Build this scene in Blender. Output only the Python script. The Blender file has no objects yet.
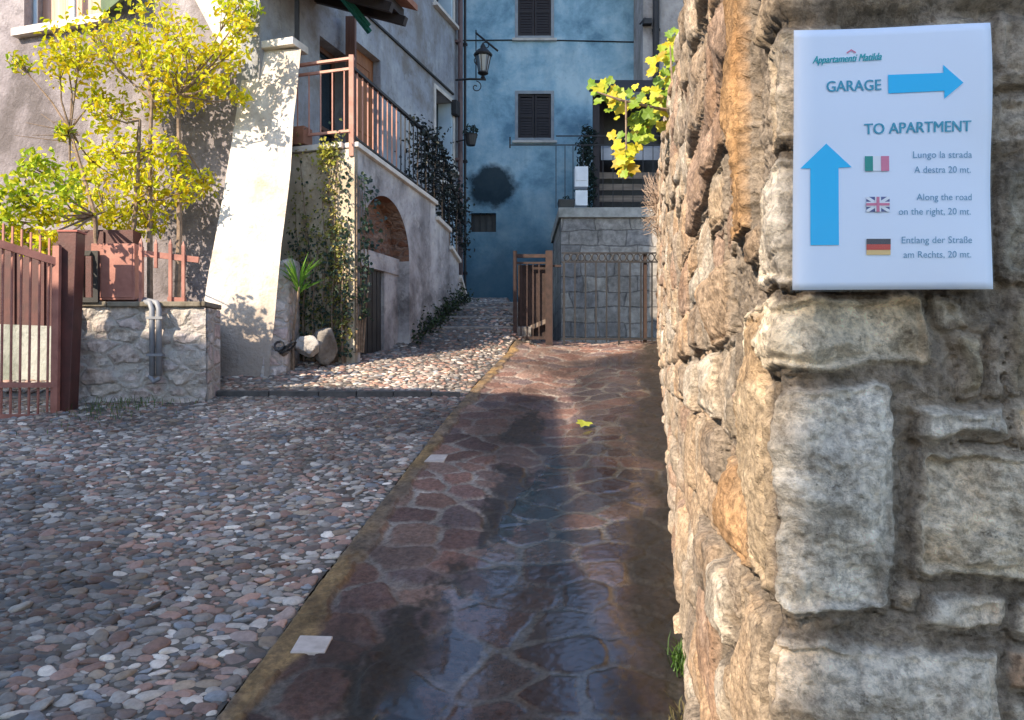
import bpy, math, random
import numpy as np
from mathutils import Vector, Matrix

C = bpy.context.scene
COL = C.collection
R = math.radians
random.seed(7)
RNG = np.random.default_rng(11)

# ------------------------------------------------------------------ camera
EYE = 1.53
F = 800.0
CX, CY = 512.0, 375.0          # principal column, horizon row
cam_d = bpy.data.cameras.new("camera")
cam = bpy.data.objects.new("camera", cam_d)
COL.objects.link(cam)
cam.location = (0, 0, EYE)
cam.rotation_euler = (R(90), 0, 0)
cam_d.sensor_width = 36.0
cam_d.lens = 36.0 * F / 1024.0
cam_d.shift_y = 15.0 / 1024.0
cam_d.clip_start = 0.05
cam_d.clip_end = 1000
C.camera = cam

# ------------------------------------------------------------------ light
SUN_EL = 32.0
w = bpy.data.worlds.new("World")
C.world = w
w.use_nodes = True
wn = w.node_tree
bg = wn.nodes["Background"]
sky = wn.nodes.new("ShaderNodeTexSky")
sky.sky_type = 'NISHITA'
sky.sun_disc = False
sky.sun_elevation = R(SUN_EL)
sky.sun_rotation = R(225)      # behind the camera, to the left
sky.air_density = 1.0
sky.dust_density = 0.6
sky.ozone_density = 1.6
wn.links.new(sky.outputs[0], bg.inputs[0])
bg.inputs[1].default_value = 0.15
sun_d = bpy.data.lights.new("sun", 'SUN')
sun = bpy.data.objects.new("sun", sun_d)
COL.objects.link(sun)
sun_d.energy = 3.9
sun_d.angle = R(0.5)
sun_d.color = (1.0, 0.84, 0.65)
_t = math.tan(R(SUN_EL))
sdir = Vector((-0.7071, -0.7071, _t)).normalized()      # towards the sun
sun.rotation_euler = sdir.to_track_quat('Z', 'Y').to_euler()
sun.location = (-20, -20, 20)
C.view_settings.view_transform = 'Standard'
C.view_settings.look = 'None'
C.view_settings.gamma = 1.0
C.view_settings.use_curve_mapping = False
C.view_settings.exposure = 1.35

# ------------------------------------------------------------------ helpers
def P(x, y, d):
    return Vector(((x - CX) / F * d, d, EYE + (CY - y) / F * d))

def sstep(a, b, x):
    t = np.clip((x - a) / (b - a), 0, 1)
    return t * t * (3 - 2 * t)

def _hash(ix, iy, seed):
    h = (ix.astype(np.int64) * 374761393 + iy.astype(np.int64) * 668265263 + seed * 974634777) & 0xFFFFFFFF
    h = ((h ^ (h >> 13)) * 1274126177) & 0xFFFFFFFF
    h = h ^ (h >> 16)
    return (h & 0xFFFFFF) / float(0xFFFFFF)

def vnoise(x, y, seed=0):
    ix = np.floor(x); iy = np.floor(y)
    fx = x - ix; fy = y - iy
    ux = fx * fx * (3 - 2 * fx); uy = fy * fy * (3 - 2 * fy)
    a = _hash(ix, iy, seed); b = _hash(ix + 1, iy, seed)
    c = _hash(ix, iy + 1, seed); d = _hash(ix + 1, iy + 1, seed)
    return (a + (b - a) * ux) * (1 - uy) + (c + (d - c) * ux) * uy - 0.5

def fbm(x, y, seed=0, octv=4, gain=0.5, ridge=False):
    x = np.asarray(x, float); y = np.asarray(y, float)
    s = np.zeros(np.broadcast(x, y).shape); amp = 1.0; f = 1.0
    for o in range(octv):
        n = vnoise(x * f + 17.3 * o, y * f - 9.1 * o, seed + o * 31)
        if ridge:
            n = 0.5 - np.abs(n) * 2
        s += amp * n
        amp *= gain; f *= 2.03
    return s

def setprops(o, label=None, cat=None, group=None, kind=None):
    if label: o['label'] = label
    if cat: o['category'] = cat
    if group: o['group'] = group
    if kind: o['kind'] = kind
    return o

def adopt(o, parent):
    o.parent = parent
    m = Matrix.Identity(4)
    chain = []
    p = parent
    mw = Matrix.Identity(4)
    while p is not None:
        chain.append(p); p = p.parent
    for q in reversed(chain):
        mw = mw @ q.matrix_parent_inverse @ Matrix.LocRotScale(q.location, q.rotation_euler, q.scale)
    o.matrix_parent_inverse = mw.inverted()
    return o

def thing(name, label, cat, loc, group=None):
    o = bpy.data.objects.new(name, None)
    COL.objects.link(o)
    o.location = loc
    o.empty_display_size = 0.2
    return setprops(o, label, cat, group)

class MB:
    """collects verts and faces for ONE mesh object"""
    def __init__(s):
        s.v = []; s.f = []; s.c = []; s.col = (1, 1, 1)
    def add(s, vs, fs):
        b = len(s.v)
        s.v += [tuple(p) for p in vs]
        s.c += [s.col] * len(vs)
        s.f += [tuple(b + i for i in f) for f in fs]
        return s
    def hexa(s, lo, hi):
        """two quads of corners (bottom, top), same winding"""
        vs = list(lo) + list(hi)
        return s.add(vs, [(3, 2, 1, 0), (4, 5, 6, 7), (0, 1, 5, 4), (1, 2, 6, 5), (2, 3, 7, 6), (3, 0, 4, 7)])
    def box(s, c, ax, ay, az):
        """centre, three half-axis vectors"""
        c = Vector(c); ax = Vector(ax); ay = Vector(ay); az = Vector(az)
        lo = [c - ax - ay - az, c + ax - ay - az, c + ax + ay - az, c - ax + ay - az]
        hi = [p + 2 * az for p in lo]
        return s.hexa(lo, hi)
    def bar(s, a, b, w, h=None, up=(0, 0, 1)):
        a = Vector(a); b = Vector(b); h = h or w
        d = (b - a)
        L = d.length; d.normalize()
        u = Vector(up)
        if abs(d.dot(u)) > 0.95:
            u = Vector((0, 1, 0))
        x = d.cross(u).normalized(); y = x.cross(d).normalized()
        return s.box((a + b) / 2, x * w / 2, d * L / 2, y * h / 2)
    def tube(s, pts, rad, n=8, cap=True):
        pts = [Vector(p) for p in pts]
        if not hasattr(rad, '__len__'):
            rad = [rad] * len(pts)
        rings = []
        prev = None
        for i, p in enumerate(pts):
            d = (pts[min(i + 1, len(pts) - 1)] - pts[max(i - 1, 0)]).normalized()
            u = prev if prev is not None else (Vector((0, 0, 1)) if abs(d.z) < 0.9 else Vector((1, 0, 0)))
            x = d.cross(u)
            if x.length < 1e-4:
                x = d.cross(Vector((0.3, 0.7, 0.2)))
            x.normalize(); y = x.cross(d).normalized(); prev = y
            rings.append([p + (x * math.cos(2 * math.pi * k / n) + y * math.sin(2 * math.pi * k / n)) * rad[i] for k in range(n)])
        vs = [q for r in rings for q in r]
        fs = []
        for i in range(len(pts) - 1):
            for k in range(n):
                k2 = (k + 1) % n
                fs.append((i * n + k, i * n + k2, (i + 1) * n + k2, (i + 1) * n + k))
        if cap:
            fs.append(tuple(range(n - 1, -1, -1)))
            fs.append(tuple((len(pts) - 1) * n + k for k in range(n)))
        return s.add(vs, fs)
    def lathe(s, c, prof, n=16):
        c = Vector(c)
        vs = []; fs = []
        for (r, z) in prof:
            for k in range(n):
                a = 2 * math.pi * k / n
                vs.append(c + Vector((r * math.cos(a), r * math.sin(a), z)))
        for i in range(len(prof) - 1):
            for k in range(n):
                k2 = (k + 1) % n
                fs.append((i * n + k, i * n + k2, (i + 1) * n + k2, (i + 1) * n + k))
        fs.append(tuple(range(n - 1, -1, -1)))
        fs.append(tuple((len(prof) - 1) * n + k for k in range(n)))
        return s.add(vs, fs)
    def build(s, name, mat, parent=None, smooth=False, bevel=0.0):
        me = bpy.data.meshes.new(name)
        me.from_pydata([tuple(p) for p in s.v], [], s.f)
        if any(c != (1, 1, 1) for c in s.c):
            at = me.color_attributes.new("Col", 'FLOAT_COLOR', 'POINT')
            arr = np.ones((len(s.v), 4), np.float32); arr[:, :3] = np.array(s.c, np.float32)
            at.data.foreach_set("color", arr.ravel())
        me.materials.append(mat)
        if smooth:
            me.polygons.foreach_set("use_smooth", [True] * len(me.polygons))
        me.update()
        o = bpy.data.objects.new(name, me)
        COL.objects.link(o)
        if bevel:
            b = o.modifiers.new("edge", 'BEVEL'); b.width = bevel; b.segments = 2; b.limit_method = 'ANGLE'
        if parent is not None:
            adopt(o, parent)
        return o

def npmesh(name, V, Fq, mat, cols=None, attrs=None, smooth=True, mat_index=None):
    """V (n,3), Fq (m,k) arrays"""
    me = bpy.data.meshes.new(name)
    n, m, k = len(V), len(Fq), Fq.shape[1]
    me.vertices.add(n); me.loops.add(m * k); me.polygons.add(m)
    me.vertices.foreach_set("co", np.ascontiguousarray(V, np.float32).ravel())
    me.loops.foreach_set("vertex_index", np.ascontiguousarray(Fq, np.int32).ravel())
    me.polygons.foreach_set("loop_start", np.arange(0, m * k, k, dtype=np.int32))
    me.polygons.foreach_set("loop_total", np.full(m, k, np.int32))
    if smooth:
        me.polygons.foreach_set("use_smooth", np.ones(m, bool))
    for mt in (mat if isinstance(mat, list) else [mat]):
        me.materials.append(mt)
    if mat_index is not None:
        me.polygons.foreach_set("material_index", mat_index.astype(np.int32))
    if cols is not None:
        at = me.color_attributes.new("Col", 'FLOAT_COLOR', 'POINT')
        arr = np.ones((n, 4), np.float32); arr[:, :3] = cols
        at.data.foreach_set("color", arr.ravel())
    for nm, a in (attrs or {}).items():
        at = me.attributes.new(nm, 'FLOAT', 'POINT')
        at.data.foreach_set("value", np.ascontiguousarray(a, np.float32).ravel())
    me.update(calc_edges=True)
    me.validate()
    o = bpy.data.objects.new(name, me)
    COL.objects.link(o)
    return o

def gridfaces(nu, nv):
    i = np.arange(nu - 1)[:, None]; j = np.arange(nv - 1)[None, :]
    a = i * nv + j
    return np.stack([a, a + nv, a + nv + 1, a + 1], -1).reshape(-1, 4)

# ------------------------------------------------------------------ materials
class NT:
    def __init__(s, name):
        s.m = bpy.data.materials.new(name); s.m.use_nodes = True
        s.t = s.m.node_tree; s.b = s.t.nodes["Principled BSDF"]
        s.out = s.t.nodes["Material Output"]
        s.tc = s.t.nodes.new("ShaderNodeTexCoord")
    def n(s, typ, **kw):
        q = s.t.nodes.new(typ)
        for k, v in kw.items():
            if k.startswith('i_'):
                q.inputs[k[2:].replace('_', ' ')].default_value = v
            else:
                setattr(q, k, v)
        return q
    def l(s, a, b): s.t.links.new(a, b)
    def noise(s, scale, detail=4, rough=0.55, vec=None, dist=0.0, stretch=None):
        q = s.n("ShaderNodeTexNoise")
        q.inputs["Scale"].default_value = scale; q.inputs["Detail"].default_value = detail
        q.inputs["Roughness"].default_value = rough; q.inputs["Distortion"].default_value = dist
        v = vec if vec is not None else s.tc.outputs["Object"]
        if stretch:
            mp = s.n("ShaderNodeMapping"); mp.inputs["Scale"].default_value = stretch
            s.l(v, mp.inputs["Vector"]); v = mp.outputs[0]
        s.l(v, q.inputs["Vector"])
        return q.outputs["Fac"]
    def ramp(s, fac, stops):
        q = s.n("ShaderNodeValToRGB")
        el = q.color_ramp.elements
        while len(el) < len(stops): el.new(0.5)
        for e, (p, c) in zip(el, stops):
            e.position = p
            e.color = (c, c, c, 1) if not hasattr(c, '__len__') else (*c, 1)
        s.l(fac, q.inputs[0])
        return q.outputs[0]
    def mix(s, fac, a, b, mode='MIX'):
        q = s.n("ShaderNodeMix", data_type='RGBA', blend_type=mode)
        for sock, val in ((q.inputs[0], fac), (q.inputs[6], a), (q.inputs[7], b)):
            if hasattr(val, 'is_linked') or hasattr(val, 'links'):
                s.l(val, sock)
            elif hasattr(val, '__len__'):
                sock.default_value = (*val, 1)
            else:
                sock.default_value = val
        return q.outputs[2]
    def math(s, op, a, b=0.0, clamp=False):
        q = s.n("ShaderNodeMath", operation=op, use_clamp=clamp)
        for sock, val in ((q.inputs[0], a), (q.inputs[1], b)):
            if hasattr(val, 'links'): s.l(val, sock)
            else: sock.default_value = val
        return q.outputs[0]
    def bump(s, height, strength=0.3, dist=0.01):
        q = s.n("ShaderNodeBump"); q.inputs["Strength"].default_value = strength
        q.inputs["Distance"].default_value = dist
        s.l(height, q.inputs["Height"])
        s.l(q.outputs[0], s.b.inputs["Normal"])
    def base(s, c):
        if hasattr(c, 'links'): s.l(c, s.b.inputs["Base Color"])
        else: s.b.inputs["Base Color"].default_value = (*c, 1)
    def rough(s, r):
        if hasattr(r, 'links'): s.l(r, s.b.inputs["Roughness"])
        else: s.b.inputs["Roughness"].default_value = r

def m_simple(name, c1, c2, scale=6.0, rough=0.7, bump=0.2, bscale=40.0, metal=0.0, spec=0.5, stretch=None, bdist=0.01):
    q = NT(name)
    q.base(q.ramp(q.noise(scale, 5, 0.6, stretch=stretch), [(0.32, c1), (0.68, c2)]))
    q.rough(rough); q.b.inputs["Metallic"].default_value = metal
    q.b.inputs["Specular IOR Level"].default_value = spec
    if bump: q.bump(q.noise(bscale, 4, 0.6, stretch=stretch), bump, bdist)
    return q.m

def m_plaster(name, c, dark, light, stain=0.6, bump=0.5, bscale=22.0):
    """old lime plaster: broad patches, rain streaks, peeled spots"""
    q = NT(name)
    big = q.noise(0.9, 8, 0.68, dist=0.25)
    col = q.ramp(big, [(0.36, dark), (0.5, c), (0.64, light)])
    streak = q.noise(1.0, 5, 0.6, stretch=(2.4, 2.4, 0.5))
    col = q.mix(q.math('MULTIPLY', q.ramp(streak, [(0.48, 0.0), (0.68, 1.0)]), stain), col, dark)
    spots = q.noise(7.0, 5, 0.7)
    col = q.mix(q.math('MULTIPLY', q.ramp(spots, [(0.56, 0.0), (0.66, 1.0)]), 0.5 * stain), col, tuple(0.55 * x for x in dark))
    spots2 = q.noise(3.1, 6, 0.7)
    col = q.mix(q.math('MULTIPLY', q.ramp(spots2, [(0.57, 0.0), (0.7, 1.0)]), 0.5), col, light)
    q.base(col); q.rough(0.9); q.b.inputs["Specular IOR Level"].default_value = 0.2
    h = q.math('ADD', q.noise(bscale, 6, 0.65), q.math('MULTIPLY', q.noise(4.0, 4, 0.6), 1.5))
    q.bump(h, bump, 0.02)
    return q.m

def m_masonry(name, stones, mortar, scale=(4.0, 4.0, 7.0), bump=0.9, dist=0.03):
    """rubble masonry by distorted cells"""
    q = NT(name)
    nz = q.n("ShaderNodeTexNoise"); nz.inputs["Scale"].default_value = 3.5; nz.inputs["Detail"].default_value = 3
    q.l(q.tc.outputs["Object"], nz.inputs["Vector"])
    nz.inputs['Detail'].default_value = 7; nz.inputs['Roughness'].default_value = 0.68
    vm = q.n("ShaderNodeVectorMath", operation='MULTIPLY_ADD')
    q.l(nz.outputs["Color"], vm.inputs[0]); vm.inputs[1].default_value = (0.22, 0.22, 0.15)
    q.l(q.tc.outputs["Object"], vm.inputs[2])
    mp = q.n("ShaderNodeMapping"); mp.inputs["Scale"].default_value = scale
    q.l(vm.outputs[0], mp.inputs["Vector"])
    ve = q.n("ShaderNodeTexVoronoi", feature='DISTANCE_TO_EDGE'); q.l(mp.outputs[0], ve.inputs["Vector"])
    vc = q.n("ShaderNodeTexVoronoi", feature='F1'); q.l(mp.outputs[0], vc.inputs["Vector"])
    ve.inputs["Scale"].default_value = 1; vc.inputs["Scale"].default_value = 1
    sep = q.n("ShaderNodeSeparateColor"); q.l(vc.outputs["Color"], sep.inputs[0])
    n = len(stones)
    col = q.ramp(sep.outputs[0], [(i / (n - 1), c) for i, c in enumerate(stones)])
    fine = q.noise(14, 6, 0.7)
    col = q.mix(0.8, col, q.ramp(fine, [(0.3, 0.35), (0.7, 1.3)]), 'MULTIPLY')
    face = q.ramp(q.math('ADD', ve.outputs["Distance"], q.math('MULTIPLY', q.math('SUBTRACT', fine, .5), .22)), [(0.01, 0.0), (0.16, 1.0)])
    col = q.mix(face, mortar, col)
    q.base(col); q.rough(0.9); q.b.inputs["Specular IOR Level"].default_value = 0.2
    h = q.math('ADD', face, q.math('MULTIPLY', fine, 0.9))
    q.bump(h, bump, dist)
    return q.m

def m_attr(name, rough=0.8, spec=0.3, fine=30.0, bump=0.5, bdist=0.004, var=0.5, trans=0.0):
    q = NT(name)
    at = q.n("ShaderNodeAttribute", attribute_name="Col")
    col = at.outputs["Color"]
    if var:
        col = q.mix(var, col, q.ramp(q.noise(fine, 5, 0.7), [(0.3, 0.35), (0.7, 1.35)]), 'MULTIPLY')
    q.base(col); q.rough(rough); q.b.inputs["Specular IOR Level"].default_value = spec
    if bump: q.bump(q.noise(fine * 2.2, 5, 0.7), bump, bdist)
    if trans:
        tr = q.n("ShaderNodeBsdfTranslucent"); q.l(col, tr.inputs["Color"])
        mx = q.n("ShaderNodeMixShader"); mx.inputs[0].default_value = trans
        q.l(q.b.outputs[0], mx.inputs[1]); q.l(tr.outputs[0], mx.inputs[2])
        q.l(mx.outputs[0], q.out.inputs[0])
    return q.m

def m_glass(name, c, rough=0.08):
    q = NT(name); q.base(c); q.rough(rough); q.b.inputs["Specular IOR Level"].default_value = 0.8
    return q.m

MAT = {}
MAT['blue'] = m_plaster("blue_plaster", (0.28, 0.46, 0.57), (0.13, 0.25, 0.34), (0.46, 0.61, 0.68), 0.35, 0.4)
def shade_stain_foot(m, z0, z1, dark):
    """ragged darker lower wall: painted shade on the blue house, stain on the pier"""
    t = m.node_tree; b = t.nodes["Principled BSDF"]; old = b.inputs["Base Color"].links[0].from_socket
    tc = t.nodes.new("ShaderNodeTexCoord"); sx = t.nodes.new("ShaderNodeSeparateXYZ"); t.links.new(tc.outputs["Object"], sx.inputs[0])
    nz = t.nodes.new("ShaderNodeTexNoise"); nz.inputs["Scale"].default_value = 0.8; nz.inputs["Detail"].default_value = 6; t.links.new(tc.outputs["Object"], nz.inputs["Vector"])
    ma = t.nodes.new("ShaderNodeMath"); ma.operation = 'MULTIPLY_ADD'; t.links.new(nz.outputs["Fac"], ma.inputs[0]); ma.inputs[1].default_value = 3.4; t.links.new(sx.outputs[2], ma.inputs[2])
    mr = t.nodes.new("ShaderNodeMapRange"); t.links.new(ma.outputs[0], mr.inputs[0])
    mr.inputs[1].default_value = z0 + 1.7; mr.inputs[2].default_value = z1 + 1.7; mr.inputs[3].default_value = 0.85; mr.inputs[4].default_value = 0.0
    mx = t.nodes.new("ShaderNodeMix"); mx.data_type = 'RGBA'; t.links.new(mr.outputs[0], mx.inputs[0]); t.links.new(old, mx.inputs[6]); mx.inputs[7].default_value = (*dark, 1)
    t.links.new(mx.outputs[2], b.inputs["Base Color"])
shade_stain_foot(MAT['blue'], 4.2, 6.6, (0.04, 0.10, 0.145))  # shade of the alley bottom put into the blue wall colour
MAT['grey'] = m_plaster("grey_plaster", (0.30, 0.32, 0.36), (0.20, 0.185, 0.175), (0.42, 0.44, 0.46), 0.7, 0.7)
MAT['mauve'] = m_plaster("rough_render", (0.23, 0.205, 0.215), (0.12, 0.105, 0.105), (0.33, 0.30, 0.31), 0.7, 1.0, 26)
MAT['white'] = m_plaster("white_plaster", (0.62, 0.56, 0.48), (0.42, 0.35, 0.28), (0.74, 0.70, 0.63), 0.55, 1.0)
MAT['cream'] = m_plaster("cream_plaster", (0.55, 0.47, 0.36), (0.34, 0.28, 0.2), (0.66, 0.6, 0.5), 0.5, 0.8)
MAT['archwall'] = m_plaster("arch_plaster", (0.38, 0.36, 0.36), (0.14, 0.13, 0.13), (0.56, 0.54, 0.52), 0.8, 1.0, 12)
MAT['brick'] = m_masonry("vault_brick", [(0.16, 0.075, 0.05), (0.25, 0.13, 0.085), (0.30, 0.22, 0.18)], (0.22, 0.15, 0.12), (5, 5, 15), 0.8, 0.02)
MAT['rubble'] = m_masonry("rubble_masonry", [(0.46, 0.38, 0.34), (0.60, 0.54, 0.48), (0.5, 0.40, 0.38), (0.66, 0.63, 0.6)], (0.45, 0.42, 0.38), (4.2, 4.2, 8.0), 0.8, 0.025)
def m_ashlar(name, c1, c2, mortar):
    """coursed squared blocks on walls facing the lane"""
    q = NT(name)
    sx = q.n("ShaderNodeSeparateXYZ"); q.l(q.tc.outputs["Object"], sx.inputs[0])
    nz = q.n("ShaderNodeTexNoise"); nz.inputs["Scale"].default_value = 2.2; nz.inputs["Detail"].default_value = 6; q.l(q.tc.outputs["Object"], nz.inputs["Vector"])
    sn = q.n("ShaderNodeSeparateColor"); q.l(nz.outputs["Color"], sn.inputs[0])
    cb = q.n("ShaderNodeCombineXYZ")
    q.l(q.math('ADD', q.math('ADD', sx.outputs[0], sx.outputs[1]), q.math('MULTIPLY', sn.outputs[0], .22)), cb.inputs[0])
    q.l(q.math('ADD', sx.outputs[2], q.math('MULTIPLY', sn.outputs[1], .16)), cb.inputs[1])
    bk = q.n("ShaderNodeTexBrick", offset=0.43, squash=1.25, squash_frequency=3); q.l(cb.outputs[0], bk.inputs["Vector"])
    bk.inputs["Color1"].default_value = (*c1, 1); bk.inputs["Color2"].default_value = (*c2, 1); bk.inputs["Mortar"].default_value = (*mortar, 1)
    bk.inputs["Scale"].default_value = 1.0; bk.inputs["Brick Width"].default_value = 0.52; bk.inputs["Row Height"].default_value = 0.29
    bk.inputs["Mortar Size"].default_value = 0.014; bk.inputs["Mortar Smooth"].default_value = 0.6
    fine = q.noise(11, 7, 0.7); big = q.noise(1.6, 5, 0.65)
    col = q.mix(0.85, bk.outputs["Color"], q.ramp(fine, [(0.3, 0.45), (0.7, 1.35)]), 'MULTIPLY')
    col = q.mix(0.8, col, q.ramp(big, [(0.32, 0.5), (0.68, 1.3)]), 'MULTIPLY')
    q.base(col); q.rough(0.9); q.b.inputs["Specular IOR Level"].default_value = 0.2
    q.bump(q.math('ADD', q.math('MULTIPLY', bk.outputs["Fac"], -0.7), fine), 0.8, 0.025)
    return q.m
MAT['block'] = m_ashlar("terrace_masonry", (0.38, 0.345, 0.30), (0.25, 0.24, 0.235), (0.20, 0.185, 0.17))
MAT['concrete'] = m_simple("concrete", (0.22, 0.22, 0.20), (0.42, 0.41, 0.38), 5, 0.9, 0.4, 40, spec=0.2)
MAT['coping'] = m_simple("coping_stone", (0.45, 0.42, 0.38), (0.66, 0.62, 0.57), 5, 0.8, 0.3, 40, spec=0.3)
MAT['marble'] = m_simple("pale_marble", (0.40, 0.35, 0.31), (0.64, 0.57, 0.52), 14, 0.5, 0.1, 40)
MAT['redpaint'] = m_simple("red_paint", (0.30, 0.07, 0.05), (0.40, 0.12, 0.09), 9, 0.55, 0.15, 60)
MAT['salmon'] = m_simple("faded_red_paint", (0.26, 0.10, 0.075), (0.46, 0.20, 0.15), 5, 0.6, 0.15, 50)
MAT['maroon'] = m_simple("maroon_paint", (0.05, 0.015, 0.013), (0.10, 0.027, 0.022), 9, 0.5, 0.15, 60)
MAT['pinkrail'] = m_simple("pinkish_brown_paint", (0.36, 0.16, 0.11), (0.46, 0.24, 0.18), 9, 0.55, 0.1, 60)
MAT['rust'] = m_simple("rusty_iron", (0.022, 0.014, 0.012), (0.055, 0.031, 0.025), 14, 0.85, 0.4, 70)
MAT['iron'] = m_simple("dark_iron", (0.007, 0.007, 0.009), (0.018, 0.017, 0.018), 12, 0.6, 0.2, 60)
MAT['greymetal'] = m_simple("grey_pipe", (0.16, 0.17, 0.19), (0.25, 0.26, 0.28), 6, 0.5, 0.1, 60)
MAT['brownpipe'] = m_simple("brown_pipe", (0.08, 0.045, 0.045), (0.13, 0.08, 0.075), 6, 0.5, 0.1, 60)
MAT['darkwood'] = m_simple("dark_shutter_wood", (0.012, 0.008, 0.010), (0.028, 0.02, 0.022), 6, 0.7, 0.3, 20, stretch=(1, 1, 0.2))
MAT['wood'] = m_simple("orange_brown_wood", (0.20, 0.07, 0.025), (0.32, 0.13, 0.05), 5, 0.6, 0.3, 18, stretch=(5, 5, 0.4))
MAT['brownwood'] = m_simple("brown_post_wood", (0.10, 0.045, 0.03), (0.17, 0.085, 0.055), 5, 0.7, 0.3, 18, stretch=(5, 5, 0.4))
MAT['oldwood'] = m_simple("weathered_planks", (0.12, 0.09, 0.07), (0.24, 0.19, 0.15), 4, 0.85, 0.4, 14, stretch=(0.5, 5, 6))
MAT['greenwood'] = m_simple("green_shutter_paint", (0.06, 0.09, 0.04), (0.10, 0.14, 0.06), 5, 0.6, 0.2, 18)
MAT['tealcloth'] = m_simple("teal_cloth", (0.0, 0.09, 0.075), (0.01, 0.15, 0.12), 5, 0.8, 0.2, 40)
MAT['curtain'] = m_simple("pink_curtain", (0.45, 0.25, 0.18), (0.62, 0.42, 0.34), 3, 0.9, 0.2, 10, stretch=(9, 9, 0.2))
MAT['palepaint'] = m_simple("pale_blue_paint", (0.38, 0.50, 0.60), (0.50, 0.62, 0.70), 3, 0.6, 0.1, 30)
MAT['whitepaint'] = m_simple("white_paint", (0.62, 0.64, 0.66), (0.78, 0.8, 0.82), 4, 0.5, 0.1, 30)
MAT['glass'] = m_glass("window_glass", (0.02, 0.035, 0.05))
MAT['black'] = m_simple("black_plastic", (0.012, 0.012, 0.014), (0.03, 0.03, 0.03), 6, 0.5, 0.1, 40)
MAT['rock'] = m_simple("grey_rock", (0.11, 0.10, 0.09), (0.28, 0.26, 0.235), 5, 0.9, 0.8, 16, spec=0.2, bdist=0.03)
MAT['palerock'] = m_simple("pale_rock", (0.22, 0.205, 0.19), (0.50, 0.47, 0.44), 5, 0.9, 0.8, 16, spec=0.2, bdist=0.03)
MAT['soil'] = m_simple("soil", (0.05, 0.04, 0.03), (0.12, 0.09, 0.06), 8, 0.95, 0.8, 30, spec=0.1)
MAT['leaf'] = m_attr("leaf", 0.5, 0.4, 20, 0.0, var=0.25, trans=0.35)
MAT['bark'] = m_simple("bark", (0.14, 0.10, 0.07), (0.30, 0.22, 0.16), 18, 0.9, 0.7, 40, spec=0.1)
MAT['roof'] = m_simple("roof_tiles", (0.25, 0.11, 0.07), (0.36, 0.18, 0.12), 5, 0.9, 0.5, 10)
MAT['terracotta'] = m_simple("terracotta", (0.18, 0.08, 0.05), (0.28, 0.13, 0.08), 5, 0.8, 0.2, 30)
def m_wallstone():
    q = NT("limestone_rubble")
    at = q.n("ShaderNodeAttribute", attribute_name="Col"); col = at.outputs["Color"]
    n1 = q.noise(26, 8, 0.72, dist=0.4); n2 = q.noise(95, 6, 0.75); n3 = q.noise(11, 5, 0.6, dist=1.0)
    col = q.mix(0.75, col, q.ramp(n1, [(0.36, 0.60), (0.5, 1.05), (0.63, 1.4)]), 'MULTIPLY')
    col = q.mix(0.55, col, q.ramp(n2, [(0.40, 0.40), (0.5, 1.05), (0.60, 1.5)]), 'MULTIPLY')
    stain = q.ramp(n3, [(0.55, 0.0), (0.68, 1.0)])
    col = q.mix(q.math('MULTIPLY', stain, 0.18), col, (0.42, 0.27, 0.14))
    pits = q.ramp(q.noise(60, 4, 0.7), [(0.63, 0.0), (0.72, 1.0)])
    col = q.mix(q.math('MULTIPLY', pits, 0.35), col, (0.07, 0.055, 0.045))
    q.base(col); q.rough(0.88); q.b.inputs["Specular IOR Level"].default_value = 0.22
    h = q.math('ADD', q.math('MULTIPLY', n1, 1.3), q.math('MULTIPLY', n2, 0.55)); h = q.math('SUBTRACT', h, q.math('MULTIPLY', pits, 0.35))
    q.bump(h, 1.0, 0.010)
    return q.m
MAT['wallstone'] = m_wallstone()
MAT['pebble'] = m_attr("pebble_stone", 0.5, 0.4, 45, 0.25, 0.002, 0.45)

# ------------------------------------------------------------------ ground shape
def gz(X, Y):
    X = np.asarray(X, float); Y = np.asarray(Y, float)
    a = 0.17 * np.clip(Y, -12, 12.0)                       # lane, then level court
    b = np.where(Y < 10.8, 0.17 * np.clip(Y, -12, 12),
        np.where(Y < 12.6, 1.836 + (Y - 10.8) * 0.425, 2.601 + (np.clip(Y, 0, 26) - 12.6) * 0.11))
    t = sstep(0.35, -0.15, X)
    z = a * (1 - t) + b * t
    # the cobbles beyond the cross kerb lie a little higher
    return z
def g1(X, Y): return float(gz(X, Y))
def border_x(Y):
    return np.interp(Y, [-4, 2.0, 2.545, 4.2, 6.76, 8.68, 11.0, 11.4], [-1.5, -1.0, -0.945, -0.80, -0.566, -0.347, -0.03, 0.06])
def wall_x(Y): return 0.15 + 0.1715 * Y
STEP_Y = 7.78
def gpt(x, y):
    """ground point seen at a pixel, on the plane of the lane"""
    d = EYE / ((y - CY) / F + 0.17)
    p = P(x, y, d)
    return p


# far ground sheet
xs = np.concatenate([np.linspace(-150, -12, 12), np.linspace(-11, 11, 90), np.linspace(12, 150, 12)])
ys = np.concatenate([np.linspace(-150, -13, 12), np.linspace(-12, 26, 150), np.linspace(28, 150, 12)])
GX, GY = np.meshgrid(xs, ys, indexing='ij')
V = np.stack([GX, GY, gz(GX, GY) - 0.07], -1).reshape(-1, 3)
o = npmesh("ground", V, gridfaces(len(xs), len(ys)), MAT['soil'])
setprops(o, kind='structure')

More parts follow.
